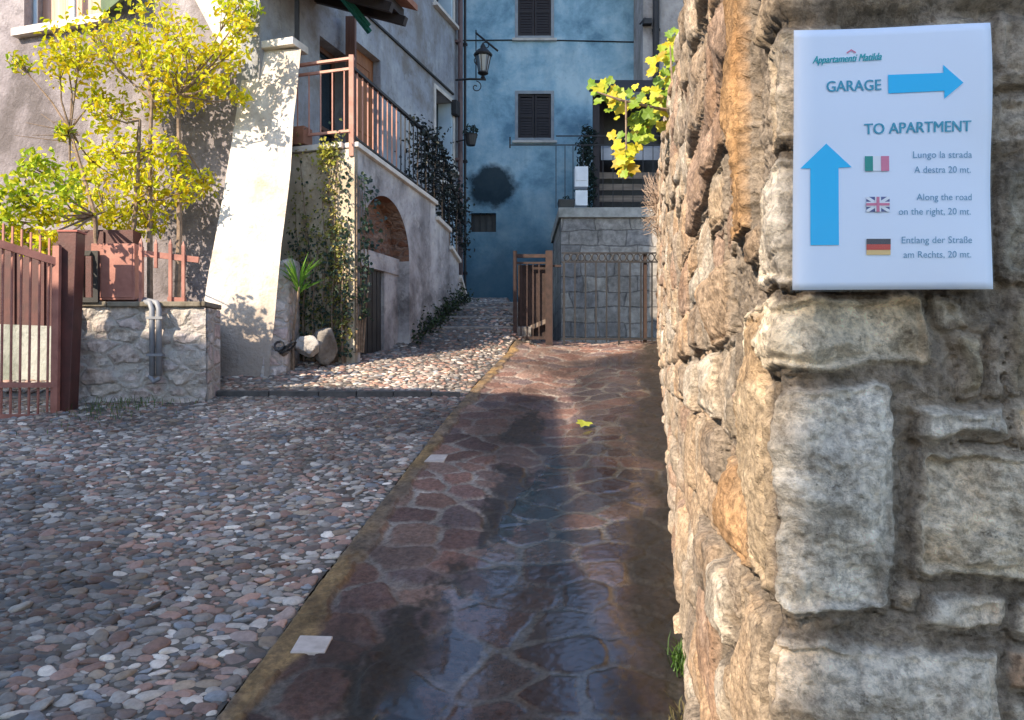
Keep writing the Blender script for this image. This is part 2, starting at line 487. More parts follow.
# ------------------------------------------------------------------ cobbled lane
def make_cobbles():
    # bed
    xs = np.linspace(-1, 0, 60); ys = np.concatenate([np.linspace(0.2, 19.2, 260)])
    U, YY = np.meshgrid(xs, ys, indexing='ij')
    XR = np.where(YY < 11.4, border_x(YY), 0.4) - 0.005
    XL = np.minimum(-0.70 * YY - 1.2, XR - 1.2)
    XL = np.maximum(XL, -8.5)
    XX = XR + U * (XR - XL)
    up = sstep(STEP_Y - 0.01, STEP_Y + 0.02, YY) * 0.05 * sstep(0.0, 0.5, XR - XX)
    Z = gz(XX, YY) + up + fbm(XX * 1.3, YY * 1.3, 5, 3) * 0.02
    Vb = np.stack([XX, YY, Z], -1).reshape(-1, 3)
    Fb = gridfaces(len(xs), len(ys))
    Fb = np.concatenate([Fb[:, [0, 1, 2]], Fb[:, [0, 2, 3]]])
    cb = np.empty((len(Vb), 3)); cb[:] = (0.095, 0.088, 0.078)
    cb *= (1 + 0.6 * fbm(XX * 3, YY * 3, 8, 3).reshape(-1, 1))
    # pebbles by dart throwing
    rng = np.random.default_rng(3)
    cell = 0.10
    grid = {}
    pts = []
    def attempt(n, r0, r1, ya, yb):
        yy = rng.uniform(ya ** 1.5, yb ** 1.5, n) ** (1 / 1.5)
        xr = np.where(yy < 11.4, border_x(yy), 0.4)
        xl = np.maximum(np.minimum(-0.70 * yy - 0.6, xr - 1.0), -8.3)
        xx = xr - rng.uniform(0, 1, n) * (xr - xl)
        rr = rng.uniform(r0, r1, n)
        for x, y, r, xe in zip(xx, yy, rr, xr):
            if x > xe - r * 0.9 or abs(y - STEP_Y) < r * 0.8: continue
            ci, cj = int(x // cell), int(y // cell)
            ok = True
            for i in (ci - 1, ci, ci + 1):
                for j in (cj - 1, cj, cj + 1):
                    for (px, py, pr) in grid.get((i, j), ()):
                        dx = (px - x) * .86; dy = (py - y) * 1.22
                        if dx * dx + dy * dy < (0.88 * (pr + r)) ** 2:
                            ok = False; break
                    if not ok: break
                if not ok: break
            if ok:
                grid.setdefault((ci, cj), []).append((x, y, r)); pts.append((x, y, r))
    attempt(2200, 0.030, 0.039, 1.6, 12)
    attempt(36000, 0.022, 0.031, 1.6, 19)
    attempt(90000, 0.0155, 0.0225, 1.6, 19)
    attempt(50000, 0.010, 0.016, 1.6, 8)
    pts = np.array(pts)
    import bmesh
    def ico(sub):
        bm = bmesh.new(); bmesh.ops.create_icosphere(bm, subdivisions=sub, radius=1)
        v = np.array([q.co[:] for q in bm.verts]); f = np.array([[q.index for q in p.verts] for p in bm.faces]); bm.free()
        return v, f
    outV = [Vb]; outF = [Fb]; outC = [cb]; off = len(Vb)
    pal = np.array([(0.22, 0.21, 0.20), (0.31, 0.30, 0.29), (0.14, 0.13, 0.125), (0.24, 0.16, 0.135), (0.30, 0.20, 0.17),
                    (0.22, 0.18, 0.17), (0.52, 0.50, 0.47), (0.30, 0.25, 0.20), (0.17, 0.19, 0.22), (0.40, 0.38, 0.36)])
    pw = np.array([.15, .13, .13, .13, .12, .11, .06, .08, .07, .06]); pw /= pw.sum()
    pal = pal * np.array((1.07, .98, .89))
    lim = 4.6
    for sel, sub in ((pts[:, 1] < lim, 3), (pts[:, 1] >= lim, 2)):
        q = pts[sel]; n = len(q)
        v, f = ico(sub); nv = len(v)
        th = rng.normal(0.12, 0.42, n)
        asp = rng.uniform(1.0, 2.1, n)
        a = q[:, 2] * np.sqrt(asp) * 1.10; b = q[:, 2] / np.sqrt(asp) * 1.10
        c = q[:, 2] * rng.uniform(0.42, 0.66, n)
        # superellipse + lumps
        vs = np.repeat(v[None], n, 0)
        ex = rng.uniform(0.62, 1.0, n)[:, None, None]
        vs = np.sign(vs) * np.abs(vs) ** ex
        k1 = rng.normal(0, 1, (n, 1, 3)); ph = rng.uniform(0, 6.28, (n, 1))
        lump = 1 + 0.17 * np.sin((vs * k1 * 2.0).sum(-1) + ph) + 0.05 * np.sin((vs * k1[:, :, ::-1] * 5).sum(-1) + ph * 2)
        vs = vs * lump[..., None]
        x = vs[..., 0] * a[:, None]; y = vs[..., 1] * b[:, None]; z = vs[..., 2] * c[:, None]
        tx = rng.normal(0, 0.14, n); ty = rng.normal(0, 0.14, n)
        ct, st = np.cos(th)[:, None], np.sin(th)[:, None]
        xr_ = x * ct - y * st; yr_ = x * st + y * ct
        z = z + xr_ * tx[:, None] + yr_ * ty[:, None]
        X = q[:, 0:1] + xr_; Y = q[:, 1:2] + yr_
        upq = np.where(q[:, 1] > STEP_Y, 0.05, 0.0) * sstep(0.0, 0.5, np.where(q[:, 1] < 11.4, border_x(q[:, 1]), 0.4) - q[:, 0])
        zc = gz(q[:, 0], q[:, 1]) + upq + fbm(q[:, 0] * 1.3, q[:, 1] * 1.3, 5, 3) * 0.02 + c * rng.uniform(-0.62, -0.12, n)
        slope = 0.17
        Zw = zc[:, None] + z + (Y - q[:, 1:2]) * slope
        outV.append(np.stack([X, Y, Zw], -1).reshape(-1, 3))
        outF.append((f[None] + (np.arange(n) * nv)[:, None, None] + off).reshape(-1, 3))
        off += n * nv
        cc = pal[rng.choice(len(pal), n, p=pw)] * rng.uniform(0.55, 1.4, (n, 1))
        cc = cc * np.clip(1.0 + 1.1 * fbm(q[:, 0] * .9, q[:, 1] * .9, 333, 4) , .5, 1.6)[:, None]
        outC.append(np.repeat(cc, nv, 0))
    o = npmesh("cobbled_lane", np.concatenate(outV), np.concatenate(outF), MAT['pebble'], np.concatenate(outC))
    setprops(o, kind='structure')
make_cobbles()

# kerb that crosses the cobbles (riser)
mb = MB()
x = -3.3
while x < -0.52:
    L = random.uniform(0.35, 0.6); xe = min(x + L, -0.5)
    y = STEP_Y + random.uniform(-0.006, 0.006)
    z = g1(-1, STEP_Y) - .05 * (1 - float(sstep(0.0, 0.5, np.array(-.45 - x))))
    mb.hexa([(x + .004, y - .035, z - .1), (xe - .004, y - .035, z - .1), (xe - .004, y + .035, z - .1), (x + .004, y + .035, z - .1)],
            [(x + .004, y - .03, z + .052), (xe - .004, y - .03, z + .05), (xe - .004, y + .03, z + .058), (x + .004, y + .03, z + .06)])
    x = xe
o = mb.build("kerb", MAT['darkkerb'] if 'darkkerb' in MAT else m_simple("dark_kerb_stone", (0.04, 0.04, 0.04), (0.10, 0.095, 0.09), 8, 0.8, 0.5, 40), bevel=0.006)
setprops(o, kind='structure')

# alley steps beyond the lit cobbles
mb = MB()
for k in range(4):
    y = 11.55 + k * 0.42
    z = g1(-1, y) + 0.03
    xl, xr = -1.75 + k * 0.10, 0.28
    mb.hexa([(xl, y, z - .2), (xr, y, z - .2), (xr, y + .14, z - .2), (xl, y + .14, z - .2)],
            [(xl, y, z + .045), (xr, y, z + .04), (xr, y + .14, z + .06), (xl, y + .14, z + .065)])
o = mb.build("alley_steps", MAT['rock'], bevel=0.012); setprops(o, kind='structure')

# ------------------------------------------------------------------ paved strip (crazy paving in porphyry)
def make_paving():
    nu = 230
    ys = []
    y = 0.9
    while y < 12.9:
        ys.append(y); y += 0.005 + 0.0035 * max(y - 1.5, 0) * 0.9
    ys = np.array(ys)
    U, YY = np.meshgrid(np.linspace(0, 1, nu), ys, indexing='ij')
    XL = border_x(YY) + 0.0; XR = wall_x(YY) + 0.12
    XL = np.where(YY > 11.4, 0.06 + (YY - 11.4) * 0.3, XL)
    XX = XL + U * (XR - XL)
    # voronoi stones
    rng = np.random.default_rng(21)
    pts = []
    cell = 0.25
    for i in range(-9, 16):
        for j in range(-2, 56):
            pts.append(((i + .5 * (j % 2) + rng.uniform(-.42, .42)) * cell * 1.15, (j + rng.uniform(-.42, .42)) * cell * 0.98))
    pts = np.array(pts)
    keep = (pts[:, 0] > border_x(pts[:, 1]) - .5) & (pts[:, 0] < wall_x(pts[:, 1]) + .5)
    pts = pts[keep]
    wx = XX + fbm(XX * 4, YY * 4, 40, 3) * 0.06; wy = YY + fbm(XX * 4 + 50, YY * 4, 44, 3) * 0.06
    f1 = np.full(XX.shape, 9.0); f2 = f1.copy(); idx = np.zeros(XX.shape, int)
    for k, (px, py) in enumerate(pts):
        jj = np.where(np.abs(ys - py) < 0.9)[0]
        if len(jj) == 0: continue
        sl = slice(jj[0], jj[-1] + 1)
        d = np.hypot(wx[:, sl] - px, wy[:, sl] - py)
        a, b = f1[:, sl], f2[:, sl]
        closer = d < a
        f2[:, sl] = np.where(closer, a, np.minimum(b, d))
        idx[:, sl] = np.where(closer, k, idx[:, sl])
        f1[:, sl] = np.where(closer, d, a)
    edge = (f2 - f1) * 0.5
    mort = 1 - sstep(0.010, 0.024, edge + fbm(XX * 25, YY * 25, 61, 2) * 0.010)
    across = (XX - XL) / (XR - XL)
    band = XX - XL
    # the yellowish concrete margin on the cobble side
    margin = 1 - sstep(0.09, 0.14, band + fbm(XX * 9, YY * 5, 70, 4) * 0.07)
    # cross courses of flat slabs near the court, laid in rows
    dish = -0.05 * np.exp(-((across - 0.47) / 0.16) ** 2)
    stone_t = rng.normal(0, 0.006, len(pts))[idx]
    Z = gz(XX, YY) + 0.010 + dish + np.where(margin > .5, 0.012, 0)
    Z = Z - 0.010 * mort * (1 - margin) + stone_t * (1 - mort) * (1 - margin) * .6 + fbm(XX * 14, YY * 14, 77, 4) * 0.010 * (1 - .5 * mort) + fbm(XX * 45, YY * 45, 79, 3) * 0.007
    Z = Z - 0.03 * sstep(0.02, 0.0, band)
    pal = np.array([(0.19, 0.105, 0.08), (0.24, 0.14, 0.105), (0.16, 0.095, 0.08), (0.17, 0.115, 0.095), (0.24, 0.155, 0.12), (0.14, 0.10, 0.095)])
    tint = pal[rng.integers(0, len(pal), len(pts))] * rng.uniform(.75, 1.25, (len(pts), 1))
    col = tint[idx]
    mcol = np.array((0.30, 0.26, 0.22)) * (1 + 0.5 * fbm(XX * 6, YY * 6, 90, 3))[..., None]
    mm_ = mort * (0.35 + 0.65 * sstep(-.2, .25, fbm(XX * 2.3, YY * 2.3, 91, 3)))
    col = col * (1 - mm_[..., None]) + mcol * mm_[..., None]
    col = col * (0.75 + 0.9 * fbm(XX * 1.6, YY * 0.8, 93, 5))[..., None]
    col = np.clip(col, .012, 1)
    yk = sstep(-.3, .3, fbm(XX * 5, YY * 2.5, 94, 4))[..., None]
    ycol = (np.array((0.22, 0.14, 0.06)) * yk + np.array((0.15, 0.11, 0.075)) * (1 - yk)) * (1 + 0.9 * fbm(XX * 12, YY * 12, 92, 4))[..., None]
    col = col * (1 - margin[..., None]) + ycol * margin[..., None]
    # moss and dirt in a winding gutter; near-black tone along the wall foot
    gut = 0.40 + 0.05 * np.sin(YY * 1.3 + 0.6) + fbm(XX * 2, YY * 2, 95, 3) * 0.10
    moss = np.exp(-((across - gut + 0.04) / 0.085) ** 2) * sstep(8.5, 6.0, YY) * sstep(-.25, .15, fbm(XX * 2.5, YY * 1.2, 96, 3) + .1)
    moss = sstep(.22, .68, moss + fbm(XX * 26, YY * 15, 111, 4, .65) * .55)
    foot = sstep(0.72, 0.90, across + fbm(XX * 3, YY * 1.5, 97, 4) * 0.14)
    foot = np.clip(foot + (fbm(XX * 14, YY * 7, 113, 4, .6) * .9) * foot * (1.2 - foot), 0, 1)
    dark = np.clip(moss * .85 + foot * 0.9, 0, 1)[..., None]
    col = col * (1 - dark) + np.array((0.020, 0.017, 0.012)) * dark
    wet = sstep(0.40, 0.56, across + fbm(XX * 2.2, YY * 0.9, 98, 4) * 0.28) * sstep(1.05, 0.86, across + fbm(XX * 3, YY, 99, 3) * .2)
    wet = wet * (1 - margin) * sstep(11.2, 9.2, YY + fbm(XX * 3, YY * 3, 101, 3))
    film = sstep(0.0, 0.26, wet * (0.85 + fbm(XX * 2.6, YY * 0.9, 103, 4) * 1.1))
    # the running water: a sheet that winds down the dish
    cen = 0.72 - 0.15 * sstep(9.5, 4.5, YY) + 0.05 * np.sin(YY * 1.1)
    run = np.exp(-((across - cen + fbm(XX * 2, YY * .8, 105, 3) * .10) / 0.17) ** 2) * sstep(11.0, 9.5, YY)
    film = np.clip(film * .75 + run * (1.05 + fbm(XX * 7, YY * 2.2, 107, 4) * 1.1), 0, 1) * (1 - .85 * foot)
    Z = Z + run * fbm(XX * 22, YY * 9, 109, 3) * .0016
    col = col * (1 - 0.60 * np.maximum(wet, run)[..., None])
    flat_ = gz(XX, YY) + 0.012 + dish + fbm(XX * 5, YY * 3, 78, 3) * .006
    Z = Z * (1 - .82 * film) + flat_ * .82 * film
    for cc_ in (gpt(312, 647), gpt(436, 459.5)):
        ms_ = (np.abs(XX - cc_.x) < .16) & (np.abs(YY - cc_.y) < .19)
        Z = np.where(ms_, np.minimum(Z, gz(XX, YY) + .006), Z)
    V = np.stack([XX, YY, Z], -1).reshape(-1, 3)
    q = NT("wet_porphyry")
    at = q.n("ShaderNodeAttribute", attribute_name="Col")
    aw = q.n("ShaderNodeAttribute", attribute_name="film")
    c = q.mix(0.55, at.outputs["Color"], q.ramp(q.noise(38, 5, 0.75), [(0.38, 0.35), (0.62, 1.6)]), 'MULTIPLY')
    q.base(c)
    r = q.math('SUBTRACT', 0.68, q.math('MULTIPLY', aw.outputs["Fac"], 0.62))
    r = q.math('ADD', r, q.math('MULTIPLY', q.math('SUBTRACT', q.noise(9, 4, 0.6), 0.5), 0.25), True)
    q.rough(r)
    q.l(q.math('ADD', 0.4, q.math('MULTIPLY', aw.outputs["Fac"], 0.55)), q.b.inputs["Specular IOR Level"])
    bm_ = q.n("ShaderNodeBump"); bm_.inputs["Distance"].default_value = 0.006
    q.l(q.noise(70, 5, 0.7), bm_.inputs["Height"])
    q.l(q.math('SUBTRACT', 0.6, q.math('MULTIPLY', aw.outputs["Fac"], 0.5)), bm_.inputs["Strength"])
    q.l(bm_.outputs[0], q.b.inputs["Normal"])
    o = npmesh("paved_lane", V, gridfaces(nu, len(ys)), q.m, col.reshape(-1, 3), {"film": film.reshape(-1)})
    setprops(o, kind='structure')
make_paving()

def slab(name, quad, t, mat):
    lo = [gpt(*q) for q in quad]
    mb = MB(); mb.hexa([p - Vector((0, 0, .03)) for p in lo], [p + Vector((0, 0, t)) for p in lo])
    return mb.build(name, mat, bevel=0.004)
for i, qd in enumerate([[(290, 655), (325, 655), (333, 639), (300, 638)], [(424, 463), (444, 463), (448, 456), (431, 456)]]):
    o = slab("inlaid_slab", qd, 0.012, MAT['marble']); setprops(o, kind='structure')

# ------------------------------------------------------------------ the stone wall that carries the sign
def make_wall():
    Cn = np.array((0.302, 0.893))                   # corner
    dL = np.array((0.16903, 0.98561)); nL = np.array((-0.98561, 0.16903))
    dE = np.array((0.9982, -0.060)); nE = np.array((-0.060, -0.9982))
    s = [0.0]
    while s[-1] < 11.3: s.append(s[-1] + 0.0022 + 0.0042 * s[-1])
    s = np.array(s)
    t = np.arange(0.0022, 0.75, 0.0026)
    a = np.concatenate([-s[::-1], t])
    v = np.concatenate([np.arange(-0.5, 0.90, 0.0065), np.arange(0.90, 1.87, 0.0026), np.arange(1.87, 2.66, 0.0065)])
    # v is height above the sloped line that equals world z at the corner
    nu, nv = len(a), len(v)
    A = np.repeat(a[:, None], nv, 1)
    sY = np.where(a < 0, -a * dL[1], 0)
    Zw = v[None, :] + 0.17 * sY[:, None]
    Zr = Zw - EYE                                    # relative to the eye
    # domain warp
    wa = A + fbm(A * 7, Zr * 7, 1, 3) * 0.016 + fbm(A * 30, Zr * 30, 2, 4, .6) * 0.008
    wz = Zr + fbm(A * 7 + 40, Zr * 7, 3, 3) * 0.016 + fbm(A * 30, Zr * 30 + 20, 4, 4, .6) * 0.008
    H = fbm(A * 14, Zr * 14, 6, 4) * 0.014 - 0.004 + fbm(A * 55, Zr * 55, 7, 3, .7) * 0.008
    H += .000 - sstep(0.0, -0.06, A) * .008
    rng = np.random.default_rng(5)
    colr = np.empty((nu, nv, 3)); colr[:] = (0.26, 0.21, 0.16)
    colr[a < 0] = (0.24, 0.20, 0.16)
    colr *= (1 + 0.55 * fbm(A * 9, Zr * 9, 12, 4))[..., None]
    inside = np.zeros((nu, nv))
    stones = []
    k = 0.001109
    def px(x0, x1, y0, y1, prot, tint, wrap=None):
        a0 = (x0 - 785) * k if wrap is None else -wrap
        stones.append((a0, (x1 - 785) * k, (375 - y1) * k, (375 - y0) * k, prot, tint))
    G = (0.68, 0.58, 0.455); T = (0.60, 0.50, 0.38); D = (0.44, 0.365, 0.285); O = (0.46, 0.29, 0.15)
    W = (0.66, 0.585, 0.485)
    px(775, 1090, -75, 12, 0.020, (0.36, 0.28, 0.2), 0.10)
    px(775, 985, 28, 150, 0.022, T, 0.055)
    px(775, 930, 160, 284, 0.020, W, 0.16)
    px(938, 985, 158, 284, 0.012, G)
    px(996, 1130, 30, 100, 0.018, D); px(994, 1060, 108, 158, 0.014, D); px(1066, 1150, 108, 200, .016, G)
    px(996, 1058, 170, 288, 0.018, (0.31, 0.27, 0.21)); px(1066, 1170, 210, 330, .018, T)
    px(770, 928, 293, 374, 0.026, (0.72, 0.61, 0.46), 0.30)
    px(938, 966, 296, 328, 0.012, T); px(948, 974, 335, 398, 0.018, (0.46, 0.41, 0.31)); px(984, 998, 330, 400, .010, D)
    px(1003, 1060, 298, 398, 0.016, (0.36, 0.29, 0.2))
    px(781, 889, 384, 614, 0.030, (0.64, 0.57, 0.475), 0.012)
    px(908, 1000, 409, 444, 0.024, W); px(1004, 1100, 404, 444, .02, G)
    px(907, 1075, 449, 579, 0.030, (0.67, 0.56, 0.42))
    px(895, 915, 584, 606, .012, T)
    px(922, 1000, 588, 627, 0.022, W); px(1006, 1080, 590, 630, .018, G)
    px(786, 996, 636, 745, 0.032, (0.63, 0.545, 0.44), 0.02)
    px(1003, 1050, 642, 692, 0.018, (0.45, 0.30, 0.2)); px(1003, 1060, 700, 750, .016, G)
    px(780, 900, 757, 900, .026, G, .22); px(908, 1060, 760, 880, .026, T)
    for r in range(3):
        y0 = 905 + r * 150
        px(780, 905 + 30 * r, y0, y0 + 140, .026, T, .1 + .1 * r); px(915 + 30 * r, 1100, y0, y0 + 140, .024, G)
    px(775, 900, -240, -85, .024, T, .2); px(908, 1080, -240, -85, .024, G)
    px(775, 860, -420, -250, .024, G, .15); px(868, 1080, -420, -250, .024, T)
    used = list(stones)
    # the slender orange stone seen edge-on
    stones.append((-0.40, -0.255, 0.20, 0.62, 0.034, O)); used.append(stones[-1])
    stones.append((-0.23, -0.06, -0.135, 0.08, 0.028, (0.5, 0.37, 0.24))); used.append(stones[-1])
    stones.append((-0.20, -0.035, -0.265, -0.01, 0.026, (0.52, 0.42, 0.3))); used.append(stones[-1])
    stones.append((-0.42, -0.21, -0.27, -0.13, 0.030, (0.48, 0.33, 0.2))); used.append(stones[-1])
    stones.append((-0.33, -0.05, -0.50, -0.29, 0.026, (0.46, 0.38, 0.29))); used.append(stones[-1])
    # courses of the long face
    z = -1.75
    tints = [(0.47, 0.39, 0.30), (0.43, 0.37, 0.30), (0.50, 0.43, 0.34), (0.38, 0.32, 0.26), (0.47, 0.36, 0.26), (0.42, 0.31, 0.24), (0.52, 0.47, 0.40)]
    while z < 3.3:
        h = rng.uniform(0.13, 0.30)
        x = -0.02 - rng.uniform(0, .15)
        while x > -11.6:
            L = rng.uniform(0.20, 0.60) * (1.1 if h > .18 else .85)
            sub = [(z, z + h)] if (h < .17 or rng.random() < .6) else [(z, z + h * .5), (z + h * .5, z + h)]
            for (z0, z1) in sub:
                r_ = (x - L, x, z0 + rng.uniform(-.015, .015), z1 + rng.uniform(-.015, .015))
                clash = any(min(r_[1], u[1]) - max(r_[0], u[0]) > 0.02 and min(r_[3], u[3]) - max(r_[2], u[2]) > 0.02 for u in used)
                if not clash:
                    tt = np.array(tints[rng.integers(0, len(tints))]) * rng.uniform(.85, 1.15)
                    stones.append((*r_, rng.uniform(.014, .040), tuple(tt)))
            x -= L
        z += h
    # filler chips in the gaps left by clashes
    for _ in range(500):
        L = rng.uniform(.05, .16); h = rng.uniform(.04, .12)
        x1 = -rng.uniform(0.01, 2.2); z0 = rng.uniform(-1.4, 1.0)
        r_ = (x1 - L, x1, z0, z0 + h)
        if not any(min(r_[1], u[1]) - max(r_[0], u[0]) > 0.004 and min(r_[3], u[3]) - max(r_[2], u[2]) > 0.004 for u in stones):
            stones.append((*r_, rng.uniform(.010, .024), tuple(np.array(tints[rng.integers(0, len(tints))]) * rng.uniform(.8, 1.1))))
    for n_, (a0, a1, z0, z1, prot, tint) in enumerate(stones):
        iu = np.where((a > a0 - .06) & (a < a1 + .06))[0]
        if len(iu) == 0: continue
        su = slice(iu[0], iu[-1] + 1)
        zlo = z0 - .06 + EYE - 0.17 * sY[su].max(); zhi = z1 + .06 + EYE - 0.17 * sY[su].min()
        jv = np.where((v > zlo) & (v < zhi))[0]
        if len(jv) == 0: continue
        sv = slice(jv[0], jv[-1] + 1)
        x_ = wa[su, sv]; y_ = wz[su, sv]
        ca, cz = (a0 + a1) / 2, (z0 + z1) / 2
        rot = rng.normal(0, 0.03)
        dx = (x_ - ca); dy = (y_ - cz)
        dx, dy = dx + dy * rot, dy - dx * rot
        hw, hh = (a1 - a0) / 2 - 0.004, (z1 - z0) / 2 - 0.004
        rad = min(hw, hh) * rng.uniform(.08, .28)
        qx = np.abs(dx) - hw + rad; qy = np.abs(dy) - hh + rad
        d = -(np.hypot(np.maximum(qx, 0), np.maximum(qy, 0)) + np.minimum(np.maximum(qx, qy), 0) - rad)
        m = sstep(-0.004, 0.008, d)
        shoulder = 0.66 * sstep(-0.002, 0.006, d) + 0.34 * sstep(0.0, min(0.024, min(hw, hh) * .8), d)
        AA, ZZ = A[su, sv], Zr[su, sv]
        sd = int(n_ * 7 + 100)
        rough = fbm(AA * 9 + n_, ZZ * 9, sd, 5, 0.55) * 0.022 + (fbm(AA * 22, ZZ * 26, sd + 3, 4, .6, ridge=True) - .3) * 0.0045
        # split planes: stepped breaks as in hammered limestone
        br = fbm(AA * 12 + n_ * 3.1, ZZ * 12, sd + 9, 3)
        stepd = np.floor(br * 6) / 6 * 0.012 * .7
        if a1 > 0.0:
            b2 = fbm(AA * 8 + n_ * 1.7 + fbm(AA * 20, ZZ * 20, sd + 60, 3) * .5, ZZ * 11, sd + 61, 4, .55)
            stepd = stepd * 1.3 + (np.floor(b2 * 5 + .5) / 5 + sstep(.35, .5, np.abs((b2 * 5) % 1.0 - .5)) * .03) * .010
            rough = rough * .6
        if a1 <= 0.0: rough = rough * .32; prot = prot * 1.45 - .004; stepd = stepd * .6
        tilt = dx * rng.normal(0, .05) + dy * rng.normal(0, .05)
        fac = np.full(x_.shape, 0.012)
        wx_ = x_ - ca + fbm(AA * 18, ZZ * 18, sd + 40, 3) * .012; wz_ = y_ - cz + fbm(AA * 18 + 9, ZZ * 18, sd + 41, 3) * .012
        for _k in range(7):
            an = rng.uniform(0, 6.283); gr = rng.uniform(.06, .42); c0 = rng.uniform(.25, 1.0) * gr * min(hw, hh)
            fac = np.minimum(fac, c0 - gr * (wx_ * math.cos(an) + wz_ * math.sin(an)))
        fac = np.maximum(fac, -0.018) - .012
        hgt = 0.002 + m * (shoulder * prot + sstep(0, .012, d) * (rough * .7 + stepd + tilt + fac * .8))
        take = (d > -0.006) & (hgt > H[su, sv])
        H[su, sv] = np.where(take, hgt, H[su, sv])
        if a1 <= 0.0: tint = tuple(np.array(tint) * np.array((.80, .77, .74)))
        cmot = np.array(tint) * (1 + 0.50 * fbm(AA * 13, ZZ * 13, sd + 20, 4)[..., None] + 0.25 * fbm(AA * 45, ZZ * 45, sd + 21, 3)[..., None])
        warm = sstep(.05, .3, fbm(AA * 6 + 3, ZZ * 6, sd + 30, 3))[..., None]
        cmot = cmot * (1 - warm * .35) + cmot * np.array((1.15, .92, .68)) * warm * .35
        mm = (m * (d > 0))[..., None]
        colr[su, sv] = colr[su, sv] * (1 - mm) + cmot * mm
        inside[su, sv] = np.maximum(inside[su, sv], m)
    H += fbm(A * 70, Zr * 70, 200, 4, .65) * 0.0030
    # layers seen on the long face: rough pitted surface
    lf = sstep(0.02, -0.08, A)
    H += lf * ((fbm(A * 16, Zr * 20, 210, 4, .6, ridge=True) - .4) * 0.003 + fbm(A * 5, Zr * 5, 215, 3) * .004)
    # the rear of the wall foot and crown weather back
    top = sstep(2.66 - .12, 2.66, v)[None, :]
    H -= top * 0.05 * (1 + fbm(A * 4, A * 0, 220, 3))
    bl = sstep(-0.022, 0.022, A)
    N2 = nL[None, None] * (1 - bl[..., None]) + nE[None, None] * bl[..., None]
    N2 /= np.linalg.norm(N2, axis=-1, keepdims=True)
    base = Cn[None] + np.where(a[:, None] < 0, -a[:, None] * dL[None], a[:, None] * dE[None])
    XY = base[:, None, :] + N2 * H[..., None] + 0
    V = np.concatenate([XY, Zw[..., None] + 0.012 * fbm(A * 5, A * 0 + 3, 230, 3)[..., None] * top[..., None]], -1).reshape(-1, 3)
    Fq = gridfaces(nu, nv)
    # crown and back: closing strip
    Vt = V.reshape(nu, nv, 3)[:, -1]
    back = Vt.copy()
    isL = a < 0
    back[isL, 0] += 0.75; back[isL, 1] += 0.1
    back[~isL, 1] += 0.95; back[~isL, 0] += 0.15
    mid = (Vt + back) / 2 + np.array((0, 0, 0.05))
    bot = back.copy(); bot[:, 2] -= 3.3
    n0 = len(V)
    ext = np.concatenate([mid, back, bot])
    i = np.arange(nu - 1)
    def strip(p, q): return np.stack([p, p + 1, q + 1, q], -1) if True else None
    e0 = i * nv + nv - 1
    s1 = np.stack([e0, e0 + nv, n0 + i + 1, n0 + i], -1)
    s2 = np.stack([n0 + i, n0 + i + 1, n0 + nu + i + 1, n0 + nu + i], -1)
    s3 = np.stack([n0 + nu + i, n0 + nu + i + 1, n0 + 2 * nu + i + 1, n0 + 2 * nu + i], -1)
    V = np.concatenate([V, ext]); Fq = np.concatenate([Fq, s1, s2, s3])
    cols = np.concatenate([colr.reshape(-1, 3), np.tile((0.3, 0.26, 0.21), (3 * nu, 1))])
    o = npmesh("stone_wall", V, Fq[:, ::-1], MAT['wallstone'], np.clip(cols, 0.02, 0.9))
    setprops(o, "high rough wall of tan limestone rubble rising beside the wet paving, the printed sheet fixed to its end", "wall")
make_wall()

